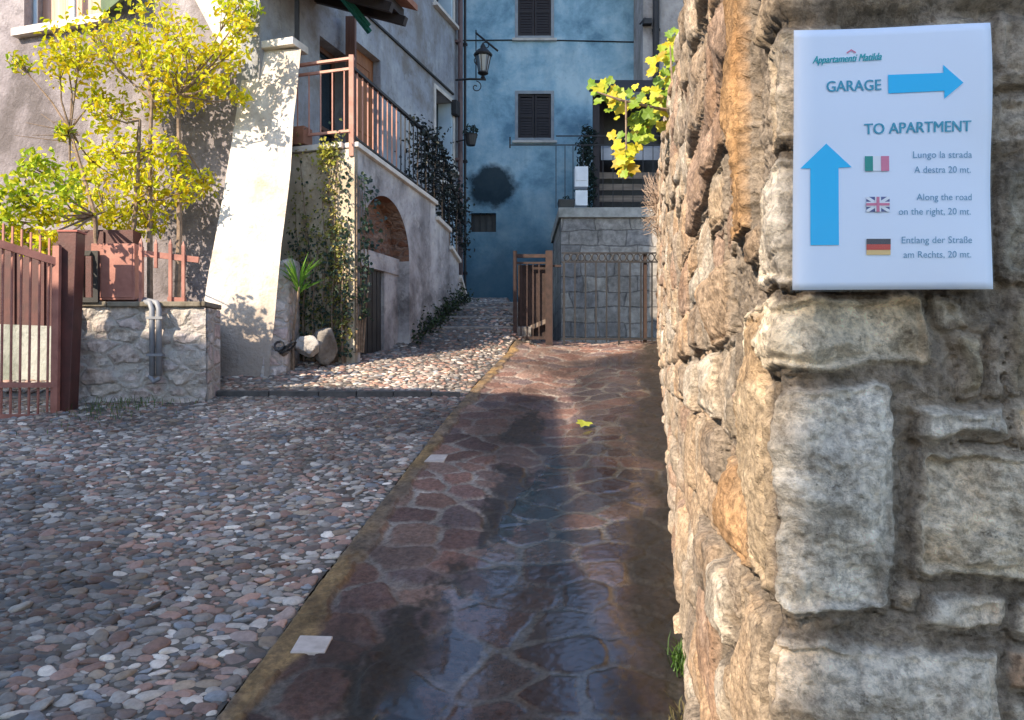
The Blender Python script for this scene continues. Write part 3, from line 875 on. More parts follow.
# ------------------------------------------------------------------ the printed direction sheet
def make_sign():
    d0 = 0.848
    TL, TR, BR, BL = (795, 29), (990, 23), (994, 289), (793, 290)
    def sp(x, y, lift=0.0):
        # the sheet leans nearer to the right edge
        u = (x - 794) / 198.0
        d = d0 - 0.010 * u - lift
        return P(x, y, d)
    paper = NT("printed_paper"); paper.base((0.74, 0.81, 0.95)); paper.rough(0.6)
    cyan = m_simple("cyan_print", (0.0, 0.47, 0.86), (0.0, 0.50, 0.90), 5, 0.55, 0)
    teal = m_simple("teal_print", (0.03, 0.30, 0.45), (0.04, 0.33, 0.48), 5, 0.55, 0)
    steel = m_simple("blue_grey_print", (0.13, 0.30, 0.44), (0.15, 0.33, 0.48), 5, 0.55, 0)
    root = thing("direction_sign", "white printed A4 sheet with blue arrows pinned to the end of the stone wall", "sign", sp(893, 290))
    # sheet, slightly wavy
    nx, ny = 24, 32
    def warp(u, v):
        return 0.0018 * math.sin(u * 5 + v * 3) + 0.0022 * math.sin(v * 7 - u * 2) * u - 0.004 * max(0, u - .85) * 3 * math.sin(v * 6) + .010 * abs(v - .335) * (1 if v < .335 else .25)
    def sheet(grow, lift):
        V = []
        for i in range(nx + 1):
            for j in range(ny + 1):
                u, v = i / nx, j / ny
                x = (TL[0] * (1 - u) + TR[0] * u) * (1 - v) + (BL[0] * (1 - u) + BR[0] * u) * v
                y = (TL[1] * (1 - u) + TR[1] * u) * (1 - v) + (BL[1] * (1 - u) + BR[1] * u) * v
                x = 893 + (x - 893) * (1 + grow); y = 158 + (y - 158) * (1 + grow * .7)
                p = sp(x, y, lift); p.y += warp(u, v); V.append(tuple(p))
        return np.array(V)
    Fq = gridfaces(nx + 1, ny + 1)
    o = npmesh("paper_sheet", sheet(0, 0), Fq, paper.m); adopt(o, root)
    sol = o.modifiers.new("thick", 'SOLIDIFY'); sol.thickness = 0.0006; sol.offset = 0
    # clear plastic sleeve
    pl = NT("clear_plastic_sleeve")
    tr = pl.n("ShaderNodeBsdfTransparent"); gl = pl.n("ShaderNodeBsdfGlossy"); gl.inputs["Roughness"].default_value = 0.12
    fr = pl.n("ShaderNodeFresnel"); fr.inputs[0].default_value = 1.45
    bp = pl.n("ShaderNodeBump"); bp.inputs["Strength"].default_value = 0.35; bp.inputs["Distance"].default_value = 0.01
    pl.l(pl.noise(9, 3, 0.5), bp.inputs["Height"]); pl.l(bp.outputs[0], gl.inputs["Normal"]); pl.l(bp.outputs[0], fr.inputs["Normal"])
    mx = pl.n("ShaderNodeMixShader"); pl.l(pl.math('MULTIPLY', fr.outputs[0], 0.35, True), mx.inputs[0])
    pl.l(tr.outputs[0], mx.inputs[1]); pl.l(gl.outputs[0], mx.inputs[2]); pl.l(mx.outputs[0], pl.out.inputs[0])
    o = npmesh("plastic_sleeve", sheet(0.022, 0.0030), Fq, pl.m); adopt(o, root)
    LIFT = 0.0012
    def poly(name, pts, mat, lift=LIFT, sub=1):
        """flat print: small grid-free polygon laid on the sheet"""
        mb = MB()
        ps = []
        for (x, y) in pts:
            u = (x - 794) / 198; v = (y - 26) / 264
            p = sp(x, y, lift); p.y += warp(u, v); ps.append(p)
        mb.add(ps, [tuple(range(len(ps)))])
        return mb, name, mat
    def emit(t, parent=root): return t[0].build(t[1], t[2], parent)
    emit(poly("arrow", [(889, 74), (943, 73), (943, 65), (963, 83), (944, 99), (944, 91), (889, 93)], cyan))
    emit(poly("arrow", [(801, 168), (827, 143), (852, 167), (839, 167.5), (839, 245), (811, 245), (811, 168)], cyan))
    def rect(x0, y0, x1, y1): return [(x0, y0), (x1, y0), (x1, y1), (x0, y1)]
    def flag(name, base, pieces):
        mb, n_, m_ = poly("flag", rect(*base[0]), base[1], LIFT)
        f = mb.build("flag", m_, root)
        for nm, pts, mt, l in pieces:
            q = poly(nm, pts, mt, LIFT + l); q[0].build(nm, mt, f)
    green = m_simple("green_print", (0.0, 0.24, 0.2), (0.01, 0.27, 0.23), 5, 0.55, 0)
    pink = m_simple("pink_print", (0.62, 0.16, 0.27), (0.66, 0.19, 0.3), 5, 0.55, 0)
    pw = m_simple("white_print", (0.76, 0.78, 0.85), (0.78, 0.8, 0.86), 5, 0.55, 0)
    blk = m_simple("black_print", (0.05, 0.045, 0.06), (0.07, 0.06, 0.08), 5, 0.55, 0)
    red = m_simple("red_print", (0.55, 0.05, 0.035), (0.6, 0.07, 0.05), 5, 0.55, 0)
    yel = m_simple("yellow_print", (0.75, 0.5, 0.2), (0.78, 0.54, 0.24), 5, 0.55, 0)
    navy = m_simple("navy_print", (0.08, 0.10, 0.28), (0.1, 0.12, 0.3), 5, 0.55, 0)
    flag("it", ((865, 156, 889, 171), pw), [("stripe", rect(865, 156, 873, 171), green, .0004), ("stripe", rect(881, 156, 889, 171), pink, .0004)])
    uk = [("diagonal", [(866, 197), (868.5, 197), (889, 210), (889, 212), (886.5, 212), (866, 199)], pw, .0004),
          ("diagonal", [(889, 197), (886.5, 197), (866, 210), (866, 212), (868.5, 212), (889, 199)], pw, .0006),
          ("stripe", rect(866, 202, 889, 207), pw, .0008), ("stripe", rect(874.5, 197, 880.5, 212), pw, .0010),
          ("stripe", rect(866, 203.2, 889, 205.8), pink, .0012), ("stripe", rect(876, 197, 879, 212), pink, .0014)]
    flag("uk", ((866, 197, 889, 212), navy), uk)
    flag("de", ((866, 239, 890, 255), yel), [("stripe", rect(866, 239, 890, 244.5), blk, .0004), ("stripe", rect(866, 244.5, 890, 250), red, .0004)])
    # small roof emblem over the script line
    emit(poly("emblem", [(848, 51), (853, 47.5), (858, 50.5), (857, 51.5), (853, 49), (849, 52)], pink))
    def text(s, x0, x1, ybase, size_px, mat, bold=0.0, shear=0.0, rise=0.0):
        cu = bpy.data.curves.new("lettering", 'FONT'); cu.body = s; cu.size = 1.0; cu.offset = 0.0; cu.shear = shear
        cu.resolution_u = 3
        ob = bpy.data.objects.new("tmp", cu); COL.objects.link(ob)
        dg = bpy.context.evaluated_depsgraph_get(); dg.update()
        me = bpy.data.meshes.new_from_object(ob.evaluated_get(dg))
        bpy.data.objects.remove(ob)
        n = len(me.vertices); co = np.empty(n * 3, np.float32); me.vertices.foreach_get("co", co); co = co.reshape(-1, 3)
        mnx, mxx = co[:, 0].min(), co[:, 0].max()
        out = np.empty_like(co)
        copies = []
        for kk, sh_ in enumerate(([-.34, 0.0, .34] if bold else [0.0])):
          out = np.empty_like(co)
          for i in range(n):
            u = (co[i, 0] - mnx) / (mxx - mnx)
            x = x0 + u * (x1 - x0) + sh_; y = ybase - co[i, 1] * size_px + rise * u
            p = sp(x, y, LIFT + .00012 * kk); p.y += warp((x - 794) / 198, (y - 26) / 264)
            out[i] = p
          copies.append(out)
        fs_ = [tuple(p.vertices) for p in me.polygons]
        bpy.data.meshes.remove(me)
        me = bpy.data.meshes.new("lettering")
        me.from_pydata([tuple(map(float, v_)) for c_ in copies for v_ in c_], [], [tuple(i_ + n * k_ for i_ in f_) for k_ in range(len(copies)) for f_ in fs_])
        me.update(); me.materials.append(mat)
        o = bpy.data.objects.new("lettering", me); COL.objects.link(o); adopt(o, root)
    tq = m_simple("turquoise_print", (0.02, 0.36, 0.42), (0.03, 0.4, 0.46), 5, 0.55, 0)
    text("Appartamenti Matilda", 814, 883, 62, 10.5, tq, 1, 0.35, -3.5)
    text("GARAGE", 828, 882, 90.5, 15.5, teal, 0.011, 0, -1.5)
    text("TO APARTMENT", 865, 971, 134, 15.5, teal, 0.011, 0, -3.0)
    text("Lungo la strada", 913, 973, 158, 9.6, steel, 0, 0, -.8)
    text("A destra 20 mt.", 914, 972, 173, 9.6, steel, 0, 0, -.8)
    text("Along the road", 916, 973, 200.5, 9.6, steel, 0, 0, -.8)
    text("on the right, 20 mt.", 898, 972, 215, 9.6, steel, 0, 0, -.8)
    text("Entlang der Stra\u00dfe", 901, 973, 243.5, 9.6, steel, 0, 0, -.8)
    text("am Rechts, 20 mt.", 903, 972, 258, 9.6, steel, 0, 0, -.8)
make_sign()

# ------------------------------------------------------------------ walls with openings
E1 = Vector((0.30, 0.954, 0)).normalized()       # along the lane, away
E2 = Vector((-E1.y, E1.x, 0))                    # to the left of the lane
UP = Vector((0, 0, 1))
def panel(mb, org, eu, width, z0, z1, inward, openings=(), thick=0.3):
    """vertical wall from org along eu; rectangular openings (u0,u1,za,zb)"""
    us = sorted({0.0, width, *[q for o in openings for q in o[:2]]})
    zs = sorted({z0, z1, *[q for o in openings for q in o[2:]]})
    org = Vector((org[0], org[1], 0))
    def pt(u, z, k=0): return org + eu * u + UP * z + inward * (thick * k)
    for i in range(len(us) - 1):
        for j in range(len(zs) - 1):
            um, zm = (us[i] + us[i + 1]) / 2, (zs[j] + zs[j + 1]) / 2
            if any(o[0] < um < o[1] and o[2] < zm < o[3] for o in openings): continue
            for k in (0, 1):
                mb.add([pt(us[i], zs[j], k), pt(us[i + 1], zs[j], k), pt(us[i + 1], zs[j + 1], k), pt(us[i], zs[j + 1], k)], [(0, 1, 2, 3)])
    for (a, b, c, d) in openings:
        for (p, q) in (((a, c), (b, c)), ((b, c), (b, d)), ((b, d), (a, d)), ((a, d), (a, c))):
            mb.add([pt(*p, 0), pt(*q, 0), pt(*q, 1), pt(*p, 1)], [(0, 1, 2, 3)])
    for (p, q) in (((0, z0), (width, z0)), ((width, z0), (width, z1)), ((width, z1), (0, z1)), ((0, z1), (0, z0))):
        mb.add([pt(*p, 0), pt(*q, 0), pt(*q, 1), pt(*p, 1)], [(0, 1, 2, 3)])
    return pt

def framebars(mb, pt, a, b, c, d, wd, k0, proud):
    """a surround of four bars standing proud of the wall"""
    def q(u0, u1, z0, z1):
        lo = [pt(u0, z0, k0), pt(u1, z0, k0), pt(u1, z0, -proud), pt(u0, z0, -proud)]
        hi = [pt(u0, z1, k0), pt(u1, z1, k0), pt(u1, z1, -proud), pt(u0, z1, -proud)]
        mb.hexa(lo, hi)
    q(a - wd, a, c, d); q(b, b + wd, c, d); q(a - wd, b + wd, d, d + wd); q(a - wd, b + wd, c - wd, c)

def pbox(pt, u0, u1, z0, z1, k0, k1):
    mb = MB()
    mb.hexa([pt(u0, z0, k0), pt(u1, z0, k0), pt(u1, z0, k1), pt(u0, z0, k1)],
            [pt(u0, z1, k0), pt(u1, z1, k0), pt(u1, z1, k1), pt(u0, z1, k1)])
    return mb

def dark_blot(m, cx, cz, rx, rz_, dark):
    """one ragged near-black patch on the plaster"""
    t = m.node_tree; b = t.nodes["Principled BSDF"]; old = b.inputs["Base Color"].links[0].from_socket
    tc = t.nodes.new("ShaderNodeTexCoord"); mp = t.nodes.new("ShaderNodeMapping"); t.links.new(tc.outputs["Object"], mp.inputs[0])
    mp.inputs["Location"].default_value = (-cx / rx, 0, -cz / rz_); mp.inputs["Scale"].default_value = (1 / rx, 0, 1 / rz_)
    ln = t.nodes.new("ShaderNodeVectorMath"); ln.operation = 'LENGTH'; t.links.new(mp.outputs[0], ln.inputs[0])
    nz = t.nodes.new("ShaderNodeTexNoise"); nz.inputs["Scale"].default_value = 3.0; nz.inputs["Detail"].default_value = 7; nz.inputs["Roughness"].default_value = .65; t.links.new(tc.outputs["Object"], nz.inputs["Vector"])
    ma = t.nodes.new("ShaderNodeMath"); ma.operation = 'MULTIPLY_ADD'; t.links.new(nz.outputs["Fac"], ma.inputs[0]); ma.inputs[1].default_value = 1.1; t.links.new(ln.outputs["Value"], ma.inputs[2])
    mr = t.nodes.new("ShaderNodeMapRange"); t.links.new(ma.outputs[0], mr.inputs[0])
    mr.inputs[1].default_value = 1.25; mr.inputs[2].default_value = 1.65; mr.inputs[3].default_value = 0.92; mr.inputs[4].default_value = 0.0
    mx = t.nodes.new("ShaderNodeMix"); mx.data_type = 'RGBA'; t.links.new(mr.outputs[0], mx.inputs[0]); t.links.new(old, mx.inputs[6]); mx.inputs[7].default_value = (*dark, 1)
    t.links.new(mx.outputs[2], b.inputs["Base Color"])
dark_blot(MAT['blue'], -0.50, 6.15, 0.62, 0.55, (0.012, 0.022, 0.030))
# ---- blue house at the head of the alley
BY = 19.6
bh = thing("blue_house", "tall pale blue plastered house closing the head of the alley, dark shutters closed", "house", (0.5, BY + 3, 3.3))
def bx_(x): return (x - CX) / F * BY
def bz_(y): return EYE + (CY - y) / F * BY
mb = MB()
x0w = -3.6
ops = [(bx_(518) - x0w, bx_(551) - x0w, bz_(36), bz_(-14)), (bx_(518) - x0w, bx_(551) - x0w, bz_(138), bz_(94)), (bx_(471) - x0w, bx_(496) - x0w, bz_(232), bz_(213))]
ptb = panel(mb, (x0w, BY), Vector((1, 0, 0)), 7.6, 2.0, 11.2, Vector((0, 1, 0)), ops, 0.35)
mb.box((x0w + 3.8, BY + 5.5, 6.6), (3.8, 0, 0), (0, .15, 0), (0, 0, 4.6))
mb.box((x0w + .15, BY + 3, 6.6), (.15, 0, 0), (0, 2.4, 0), (0, 0, 4.59)); mb.box((x0w + 7.45, BY + 3, 6.6), (.15, 0, 0), (0, 2.4, 0), (0, 0, 4.59))
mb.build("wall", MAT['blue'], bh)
mb = MB(); mb.hexa([(-4, BY - .25, 11.2), (4.4, BY - .25, 11.2), (4.4, BY + 6, 11.2), (-4, BY + 6, 11.2)], [(-4, BY - .25, 11.3), (4.4, BY - .25, 11.3), (3, BY + 3.4, 12.0), (-3, BY + 3.4, 12.0)])
mb.build("roof", MAT['roof'], bh)
SUR = m_simple("grey_stone_surround", (0.22, 0.25, 0.28), (0.32, 0.34, 0.36), 6, 0.85, 0.3, 40)
def shutters(pt, o_, parent, mat, thick):
    a, b, c, d = o_
    w_ = MB(); framebars(w_, pt, a, b, c, d, 0.075, 0.1, 0.06); win = w_.build("window", SUR, parent)
    s_ = pbox(pt, a - .14, b + .14, c - .13, c - .075, 0.1, -.22); s_.build("sill", MAT['coping'], win)
    m_ = (a + b) / 2
    for (u0, u1) in ((a + .005, m_ - .006), (m_ + .006, b - .005)):
        mb = MB()
        n = max(6, int((d - c) / .07))
        for f in ((u0, u0 + .05), (u1 - .05, u1)):
            mb.hexa([pt(f[0], c, .18), pt(f[1], c, .18), pt(f[1], c, .06), pt(f[0], c, .06)], [pt(f[0], d, .18), pt(f[1], d, .18), pt(f[1], d, .06), pt(f[0], d, .06)])
        for z in (c, (c + d) / 2 - .03, d - .06):
            mb.hexa([pt(u0 + .05, z, .18), pt(u1 - .05, z, .18), pt(u1 - .05, z, .07), pt(u0 + .05, z, .07)], [pt(u0 + .05, z + .06, .18), pt(u1 - .05, z + .06, .18), pt(u1 - .05, z + .06, .07), pt(u0 + .05, z + .06, .07)])
        for i in range(n):
            z = c + .06 + (d - c - .12) * i / n
            mb.hexa([pt(u0 + .05, z, .16), pt(u1 - .05, z, .16), pt(u1 - .05, z - .02, .09), pt(u0 + .05, z - .02, .09)],
                    [pt(u0 + .05, z + .055, .18), pt(u1 - .05, z + .055, .18), pt(u1 - .05, z + .035, .11), pt(u0 + .05, z + .035, .11)])
        mb.build("shutter", mat, win)
shutters(ptb, ops[0], bh, MAT['darkwood'], .35)
shutters(ptb, ops[1], bh, MAT['darkwood'], .35)
a, b, c, d = ops[2]
wn_ = pbox(ptb, a, b, c, d, .9, .5).build("window", MAT['black'], bh)
g_ = MB()
for i in range(4):
    u = a + (b - a) * (i + .5) / 4
    g_.bar(ptb(u, c, .2), ptb(u, d, .2), .02)
g_.build("grille", MAT['iron'], wn_)
mb = MB()
mb.tube([ptb(1.0, bz_(41), -.02), ptb(4.2, bz_(40), -.02), ptb(7.5, bz_(43), -.02)], 0.016, 6)
mb.build("cable", MAT['iron'], bh)

# foliage tools
def leaf_quad(mb, p, size, nrm, width=0.45, col=(0.1, 0.2, 0.03), fold=0.15):
    nrm = nrm.normalized()
    t = nrm.cross(Vector((random.uniform(-1, 1), random.uniform(-1, 1), random.uniform(-1, 1))))
    if t.length < 1e-3: t = Vector((1, 0, 0))
    t.normalize(); s_ = t.cross(nrm)
    b = p - t * size * .5; e = p + t * size * .5 - nrm * size * .18
    m = p - nrm * size * fold * .5
    l1 = p - t * size * .12 + s_ * size * width * .5 + nrm * size * fold; r1 = p - t * size * .12 - s_ * size * width * .5 + nrm * size * fold
    l2 = p + t * size * .22 + s_ * size * width * .36 + nrm * size * fold * .5; r2 = p + t * size * .22 - s_ * size * width * .36 + nrm * size * fold * .5
    mb.col = col
    mb.add([b, l1, l2, e, r2, r1, m], [(0, 6, 1), (1, 6, 2), (2, 6, 3), (3, 6, 4), (4, 6, 5), (5, 6, 0)])

def rnd_dir():
    z = random.uniform(-1, 1); a = random.uniform(0, 2 * math.pi); r = math.sqrt(1 - z * z)
    return Vector((r * math.cos(a), r * math.sin(a), z))

def clump(mb, c, r, n, size, cols, flat=(1, 1, 1), bias=Vector((-.3, -.4, .6)), width=.45):
    for _ in range(n):
        d = rnd_dir(); q = random.random() ** .45
        p = c + Vector((d.x * flat[0], d.y * flat[1], d.z * flat[2])) * r * q
        k = random.choice(cols); f = random.uniform(.75, 1.25)
        leaf_quad(mb, p, size * random.uniform(.7, 1.25), rnd_dir() + bias, width, tuple(min(.9, x * f) for x in k))

DARKG = [(0.012, 0.03, 0.022), (0.02, 0.045, 0.03), (0.014, 0.026, 0.028)]
# ---- left house
A0 = Vector((-1.87, 9.5, 0))                        # outer corner of the stair landing
F0 = Vector((-2.92, 9.83, 0)) + E1 * -0.3           # corner of the house
lh = thing("stone_house", "tall grey rendered house left of the alley, orange door on its landing", "house", (F0.x - 1, F0.y + 2, 1.8))
SL = 6.55
def rz(z): return z + EYE
fop = [(5.05 + .3, 5.92 + .3, rz(4.02), rz(5.25)), (5.05 + .3, 5.92 + .3, rz(6.85), rz(8.1)), (2.05 + .3, 2.86 + .3, rz(2.6), rz(4.93)),
       (5.35 + .3, 6.05 + .3, rz(1.2), rz(3.3)), (1.05 + .3, 1.75 + .3, rz(2.7), rz(4.6))]
fop[3] = (5.66, 6.34, rz(1.25), rz(3.62))
mb = MB()
ptf = panel(mb, F0, E1, SL, 1.4, rz(13.6), E2, fop, 0.32)
mb.build("facade", MAT['grey'], lh)
mb = MB()
FW = 6.2
wop = [(2.30, 3.62, rz(4.58), rz(5.85))]
F0w = F0 + E2 * 0.0
def panel_front():
    pt = panel(mb, F0 + E2 * .325 - E1 * .0, E2, FW, .9, rz(13.59), E1, [(q[0] - .3, q[1] - .3, q[2], q[3]) for q in wop], 0.32)
    return pt
ptw = panel_front()
mb.build("front_wall", MAT['mauve'], lh)
# corner pier joining both faces, closed back and sides
mb = MB()
mb.hexa([F0 + UP * .9 + E2 * .003 - E1 * .0, F0 + UP * .9 + E1 * -.002 + E2 * .322, F0 + UP * .9 + E2 * .322 + E1 * .3, F0 + UP * .9 + E1 * .3 + E2 * .325],
        [F0 + UP * rz(13.5) + E2 * .003, F0 + UP * rz(13.5) + E2 * .322, F0 + UP * rz(13.5) + E2 * .322 + E1 * .3, F0 + UP * rz(13.5) + E1 * .3 + E2 * .325])
B1 = F0 + E1 * (SL - .3) + E2 * .33; B2 = F0 + E2 * (FW + .32)
mb.box(B1 + E2 * 3 + E1 * .15 + UP * 7.8, E2 * 3.1, E1 * .14, UP * 7.2)
mb.box(B2 + E1 * 3.2 + E2 * -.15 + UP * 7.8, E1 * 3.1, E2 * .14, UP * 7.2)
mb.build("rear_wall", MAT['grey'], lh)
mb = MB()
q = [F0 - E1 * .5 - E2 * .6, F0 + E1 * (SL + .1) - E2 * .6, F0 + E1 * (SL + .1) + E2 * 7, F0 - E1 * .5 + E2 * 7]
mb.hexa([p + UP * rz(13.6) for p in q], [p + UP * rz(13.8) for p in q]); mb.build("roof", MAT['roof'], lh)
# side windows on the facade: pale splayed reveal, glass set deep
for o_ in fop[:2]:
    a, b, c, d = o_
    fr_ = MB(); framebars(fr_, ptf, a, b, c, d, .07, .05, .06)
    wi = fr_.build("window", MAT['coping'], lh)
    pbox(ptf, a - .12, b + .12, c - .13, c - .075, .1, -.28).build("sill", MAT['coping'], wi)
    pbox(ptf, a + .005, b - .005, c + .005, d - .005, .97, .90).build("pane", MAT['glass'], wi)
    pbox(ptf, b - .06, b - .002, c + .004, d - .004, .88, .02).build("reveal", MAT['palepaint'], wi)
a, b, c, d = fop[3]
fr_ = MB(); framebars(fr_, ptf, a, b, c, d, .06, .05, .05)
dr = fr_.build("door", MAT['coping'], lh)
pbox(ptf, a + .005, b - .005, c + .005, d - .005, .8, .6).build("door_leaf", MAT['darkwood'], dr)
pbox(ptf, b - .05, b - .002, c + .004, d - .004, .58, .02).build("reveal", MAT['palepaint'], dr)
a, b, c, d = fop[2]
dr = pbox(ptf, a, b, c, d, .55, .42).build("door", MAT['wood'], lh)
dr['label'] = "orange brown wooden door"
mb = MB()
for (u0, u1, z0, z1) in ((a + .08, b - .08, c + .15, c + .95), (a + .08, b - .08, c + 1.1, d - .15)):
    framebars(mb, lambda u, z, k=0: ptf(u, z, .42 + k * .3), u0 + .06, u1 - .06, z0 + .06, z1 - .06, .05, 0, .12)
mb.build("moulding", MAT['wood'], dr)
a, b, c, d = fop[4]
dr = pbox(ptf, a, b, c, d, .7, .62).build("glass_door", MAT['glass'], lh)
mb = MB()
framebars(mb, lambda u, z, k=0: ptf(u, z, .6 + k * .2), a + .07, b - .07, c + .07, d - .07, .069, .02, .3)
mb.bar(ptf(a, (c + d) / 2 - .2, .56), ptf(b, (c + d) / 2 - .2, .56), .06, .06)
mb.build("door_frame", MAT['brownwood'], dr)
# moulding line along the facade
mb = MB()
mb.bar(ptf(1.6, rz(5.45), -.06), ptf(SL - .35, rz(5.42), -.06), .03, .035)
mb.build("string_course", MAT['iron'], lh)
# downpipes at the far corner
for (u, r_, mat, k) in ((SL - .17, .05, 'brownpipe', -.3), (SL - .02, .028, 'iron', -.42)):
    mb = MB()
    mb.tube([ptf(u, rz(1.0), k), ptf(u, rz(4.5), k), ptf(u, rz(12.1), k)], r_, 10)
    for z in (2.0, 4.2, 6.5, 8.8):
        mb.bar(ptf(u, rz(z), 0), ptf(u, rz(z), k * 1.3), r_ * 2.4, .05)
    mb.build("downpipe", MAT[mat], lh, smooth=False)
mb = MB(); mb.box(ptf(SL - .33, rz(5.15), -.18), E1 * .10, E2 * .055, UP * .14); mb.build("junction_box", MAT['iron'], lh, bevel=.01)
# the canopy over the landing
mb = MB()
ca, cb_ = -0.75, 1.05
def cp(s, out, z): return F0 + E1 * (.3 + s) - E2 * out + UP * rz(z)
mb.hexa([cp(ca, .003, 5.12), cp(cb_, .003, 5.12), cp(cb_, 1.25, 4.66), cp(ca, 1.25, 4.66)], [cp(ca, .003, 5.24), cp(cb_, .003, 5.24), cp(cb_, 1.25, 4.78), cp(ca, 1.25, 4.78)])
can = mb.build("canopy", MAT['darkwood'], lh)
for k in range(5):
    mb = MB(); s_ = ca + .1 + k * (cb_ - ca - .2) / 4
    mb.bar(cp(s_, .02, 5.05), cp(s_, 1.32, 4.57), .08, .11); mb.build("rafter", MAT['darkwood'], can)
mb = MB()
mb.hexa([cp(ca, .1, 5.26), cp(cb_ + .1, .1, 5.26), cp(cb_ + .1, 1.4, 4.78), cp(ca, 1.4, 4.78)], [cp(ca, .1, 5.34), cp(cb_ + .1, .1, 5.34), cp(cb_ + .1, 1.4, 4.86), cp(ca, 1.4, 4.86)])
mb.build("tile_course", MAT['roof'], can)
mb = MB()
pA, pB = P(341, -6, 10.15), P(368, 27, 10.4)
mb.bar(pA, pB, .11, .05); mb.bar(pA + Vector((.02, 0, -.05)), pB + Vector((.02, .02, -.06)), .06, .05)
mb.build("awning_roll", MAT['tealcloth'], lh)
mb = MB(); mb.bar(P(351, 18, 11.3), P(351, 150, 11.3), .13, .13); mb.build("canopy_post", MAT['brownwood'], lh)
mb = MB(); mb.bar(P(297, -10, 9.95), P(297, 60, 9.95), .05, .05); mb.build("canopy_post", MAT['iron'], lh)
# front window and its open green shutter
a, b, c, d = (wop[0][0] - .3, wop[0][1] - .3, wop[0][2], wop[0][3])
wi = pbox(ptw, a - .10, b + .10, c - .10, c - .002, .3, -.35).build("window", MAT['marble'], lh)
fb = MB(); framebars(fb, lambda u, z, k=0: ptw(u, z, .5 + k * .2), a + .06, b - .06, c + .06, d - .06, .058, 0, .3); fb.bar(ptw((a + b) / 2, c, .48), ptw((a + b) / 2, d, .48), .07, .06); fb.build("frame", MAT['palepaint'], wi)
pbox(ptw, a, b, c, d, .98, .9).build("curtain", MAT['curtain'], wi)
mb = MB()
h0 = ptw(a - .02, 0, -.05); sd = (E2 * -.62 - E1 * .30)
n_ = sd.normalized().cross(UP)
mb.hexa([h0 + UP * c, h0 + sd + UP * (c + .0), h0 + sd + n_ * .04 + UP * c, h0 + n_ * .04 + UP * c], [h0 + UP * d, h0 + sd + UP * d, h0 + sd + n_ * .04 + UP * d, h0 + n_ * .04 + UP * d])
for i in range(14):
    z = c + .06 + i * .085
    mb.box(h0 + sd * .5 - n_ * .008 + UP * z, sd * .44, n_ * .008, UP * .025)
sh = mb.build("shutter", MAT['greenwood'], lh); sh['label'] = "green wooden shutter standing open"

# ---- white buttress
bt = thing("white_buttress", "sunlit white plastered pier leaning against the corner of the left house", "pier", (P(235, 376, 8.7)))
mb = MB()
tl, tr = P(247, 50, 9.72), P(303, 50, 9.52)
bl_, br_ = P(184, 392, 8.6), P(264, 386, 8.5)
bl_.z -= .2; br_.z -= .2
dep = Vector((-0.30, 0.95, 0)) * 0.24
nn = 14
# front face subdivided with slight unevenness
rows = []
for j in range(nn + 1):
    v_ = j / nn
    row = []
    for i in range(7):
        u_ = i / 6
        p = (bl_ * (1 - u_) + br_ * u_) * (1 - v_) + (tl * (1 - u_) + tr * u_) * v_
        p = p + E1 * float(fbm(np.array(u_ * 2.3), np.array(v_ * 5.1), 301, 3)) * .05 + E2 * (float(fbm(np.array(3.3), np.array(v_ * 6.1 + u_), 305, 3)) * .022 if i in (0, 6) else 0)
        row.append(p)
    rows.append(row)
vs = [p for r_ in rows for p in r_]
fs = [(j * 7 + i, j * 7 + i + 1, (j + 1) * 7 + i + 1, (j + 1) * 7 + i) for j in range(nn) for i in range(6)]
b0 = len(vs)
for j in range(nn + 1):
    vs += [rows[j][0] + dep * (1.5 - .5 * j / nn), rows[j][6] + dep * (1.9 - .5 * j / nn)]
for j in range(nn):
    fs += [(j * 7 + 6, b0 + 2 * j + 1, b0 + 2 * j + 3, (j + 1) * 7 + 6), (b0 + 2 * j, j * 7, (j + 1) * 7, b0 + 2 * j + 2)]
fs.append(tuple([nn * 7 + i for i in range(7)] + [b0 + 2 * nn + 1, b0 + 2 * nn]))
mb.add(vs, fs)
MAT['pier'] = m_plaster("pier_limewash", (0.64, 0.58, 0.51), (0.44, 0.37, 0.30), (0.75, 0.71, 0.65), 0.6, 1.0)
shade_stain_foot(MAT['pier'], 1.5, 2.5, (0.30, 0.245, 0.20))
mb.build("shaft", MAT['pier'], bt, smooth=False)
mb = MB()
ctr = (tl + tr) / 2 + dep * .4
mb.box(ctr + UP * .045, E2 * -.365, E1 * .17, UP * .045)
mb.build("cap", MAT['coping'], bt, bevel=.008)
mb = MB()
a_, b_ = P(268, 106, 9.80), P(200, -22, 9.78)
mb.bar(a_, b_, .28, .30, up=E1); mb.build("sunlit_strip", MAT['white'], bt, bevel=.03)  # white bar standing in for a sunlit strip of the house corner
# rubble plinth at its foot
mb = MB()
q0 = [P(262, 372, 8.55), P(300, 362, 9.0)]
lo = [P(258, 372, 8.52), P(286, 372, 8.75), P(300, 372, 9.6), P(258, 372, 9.7)]
for p in lo: p.z = g1(p.x, p.y) - .1
hi = [P(276, 262, 8.95), P(291, 256, 9.15), P(301, 262, 9.6), P(272, 262, 9.7)]
mb.hexa(lo, hi); mb.build("rubble_plinth", MAT['rubble'], bt, bevel=.04)

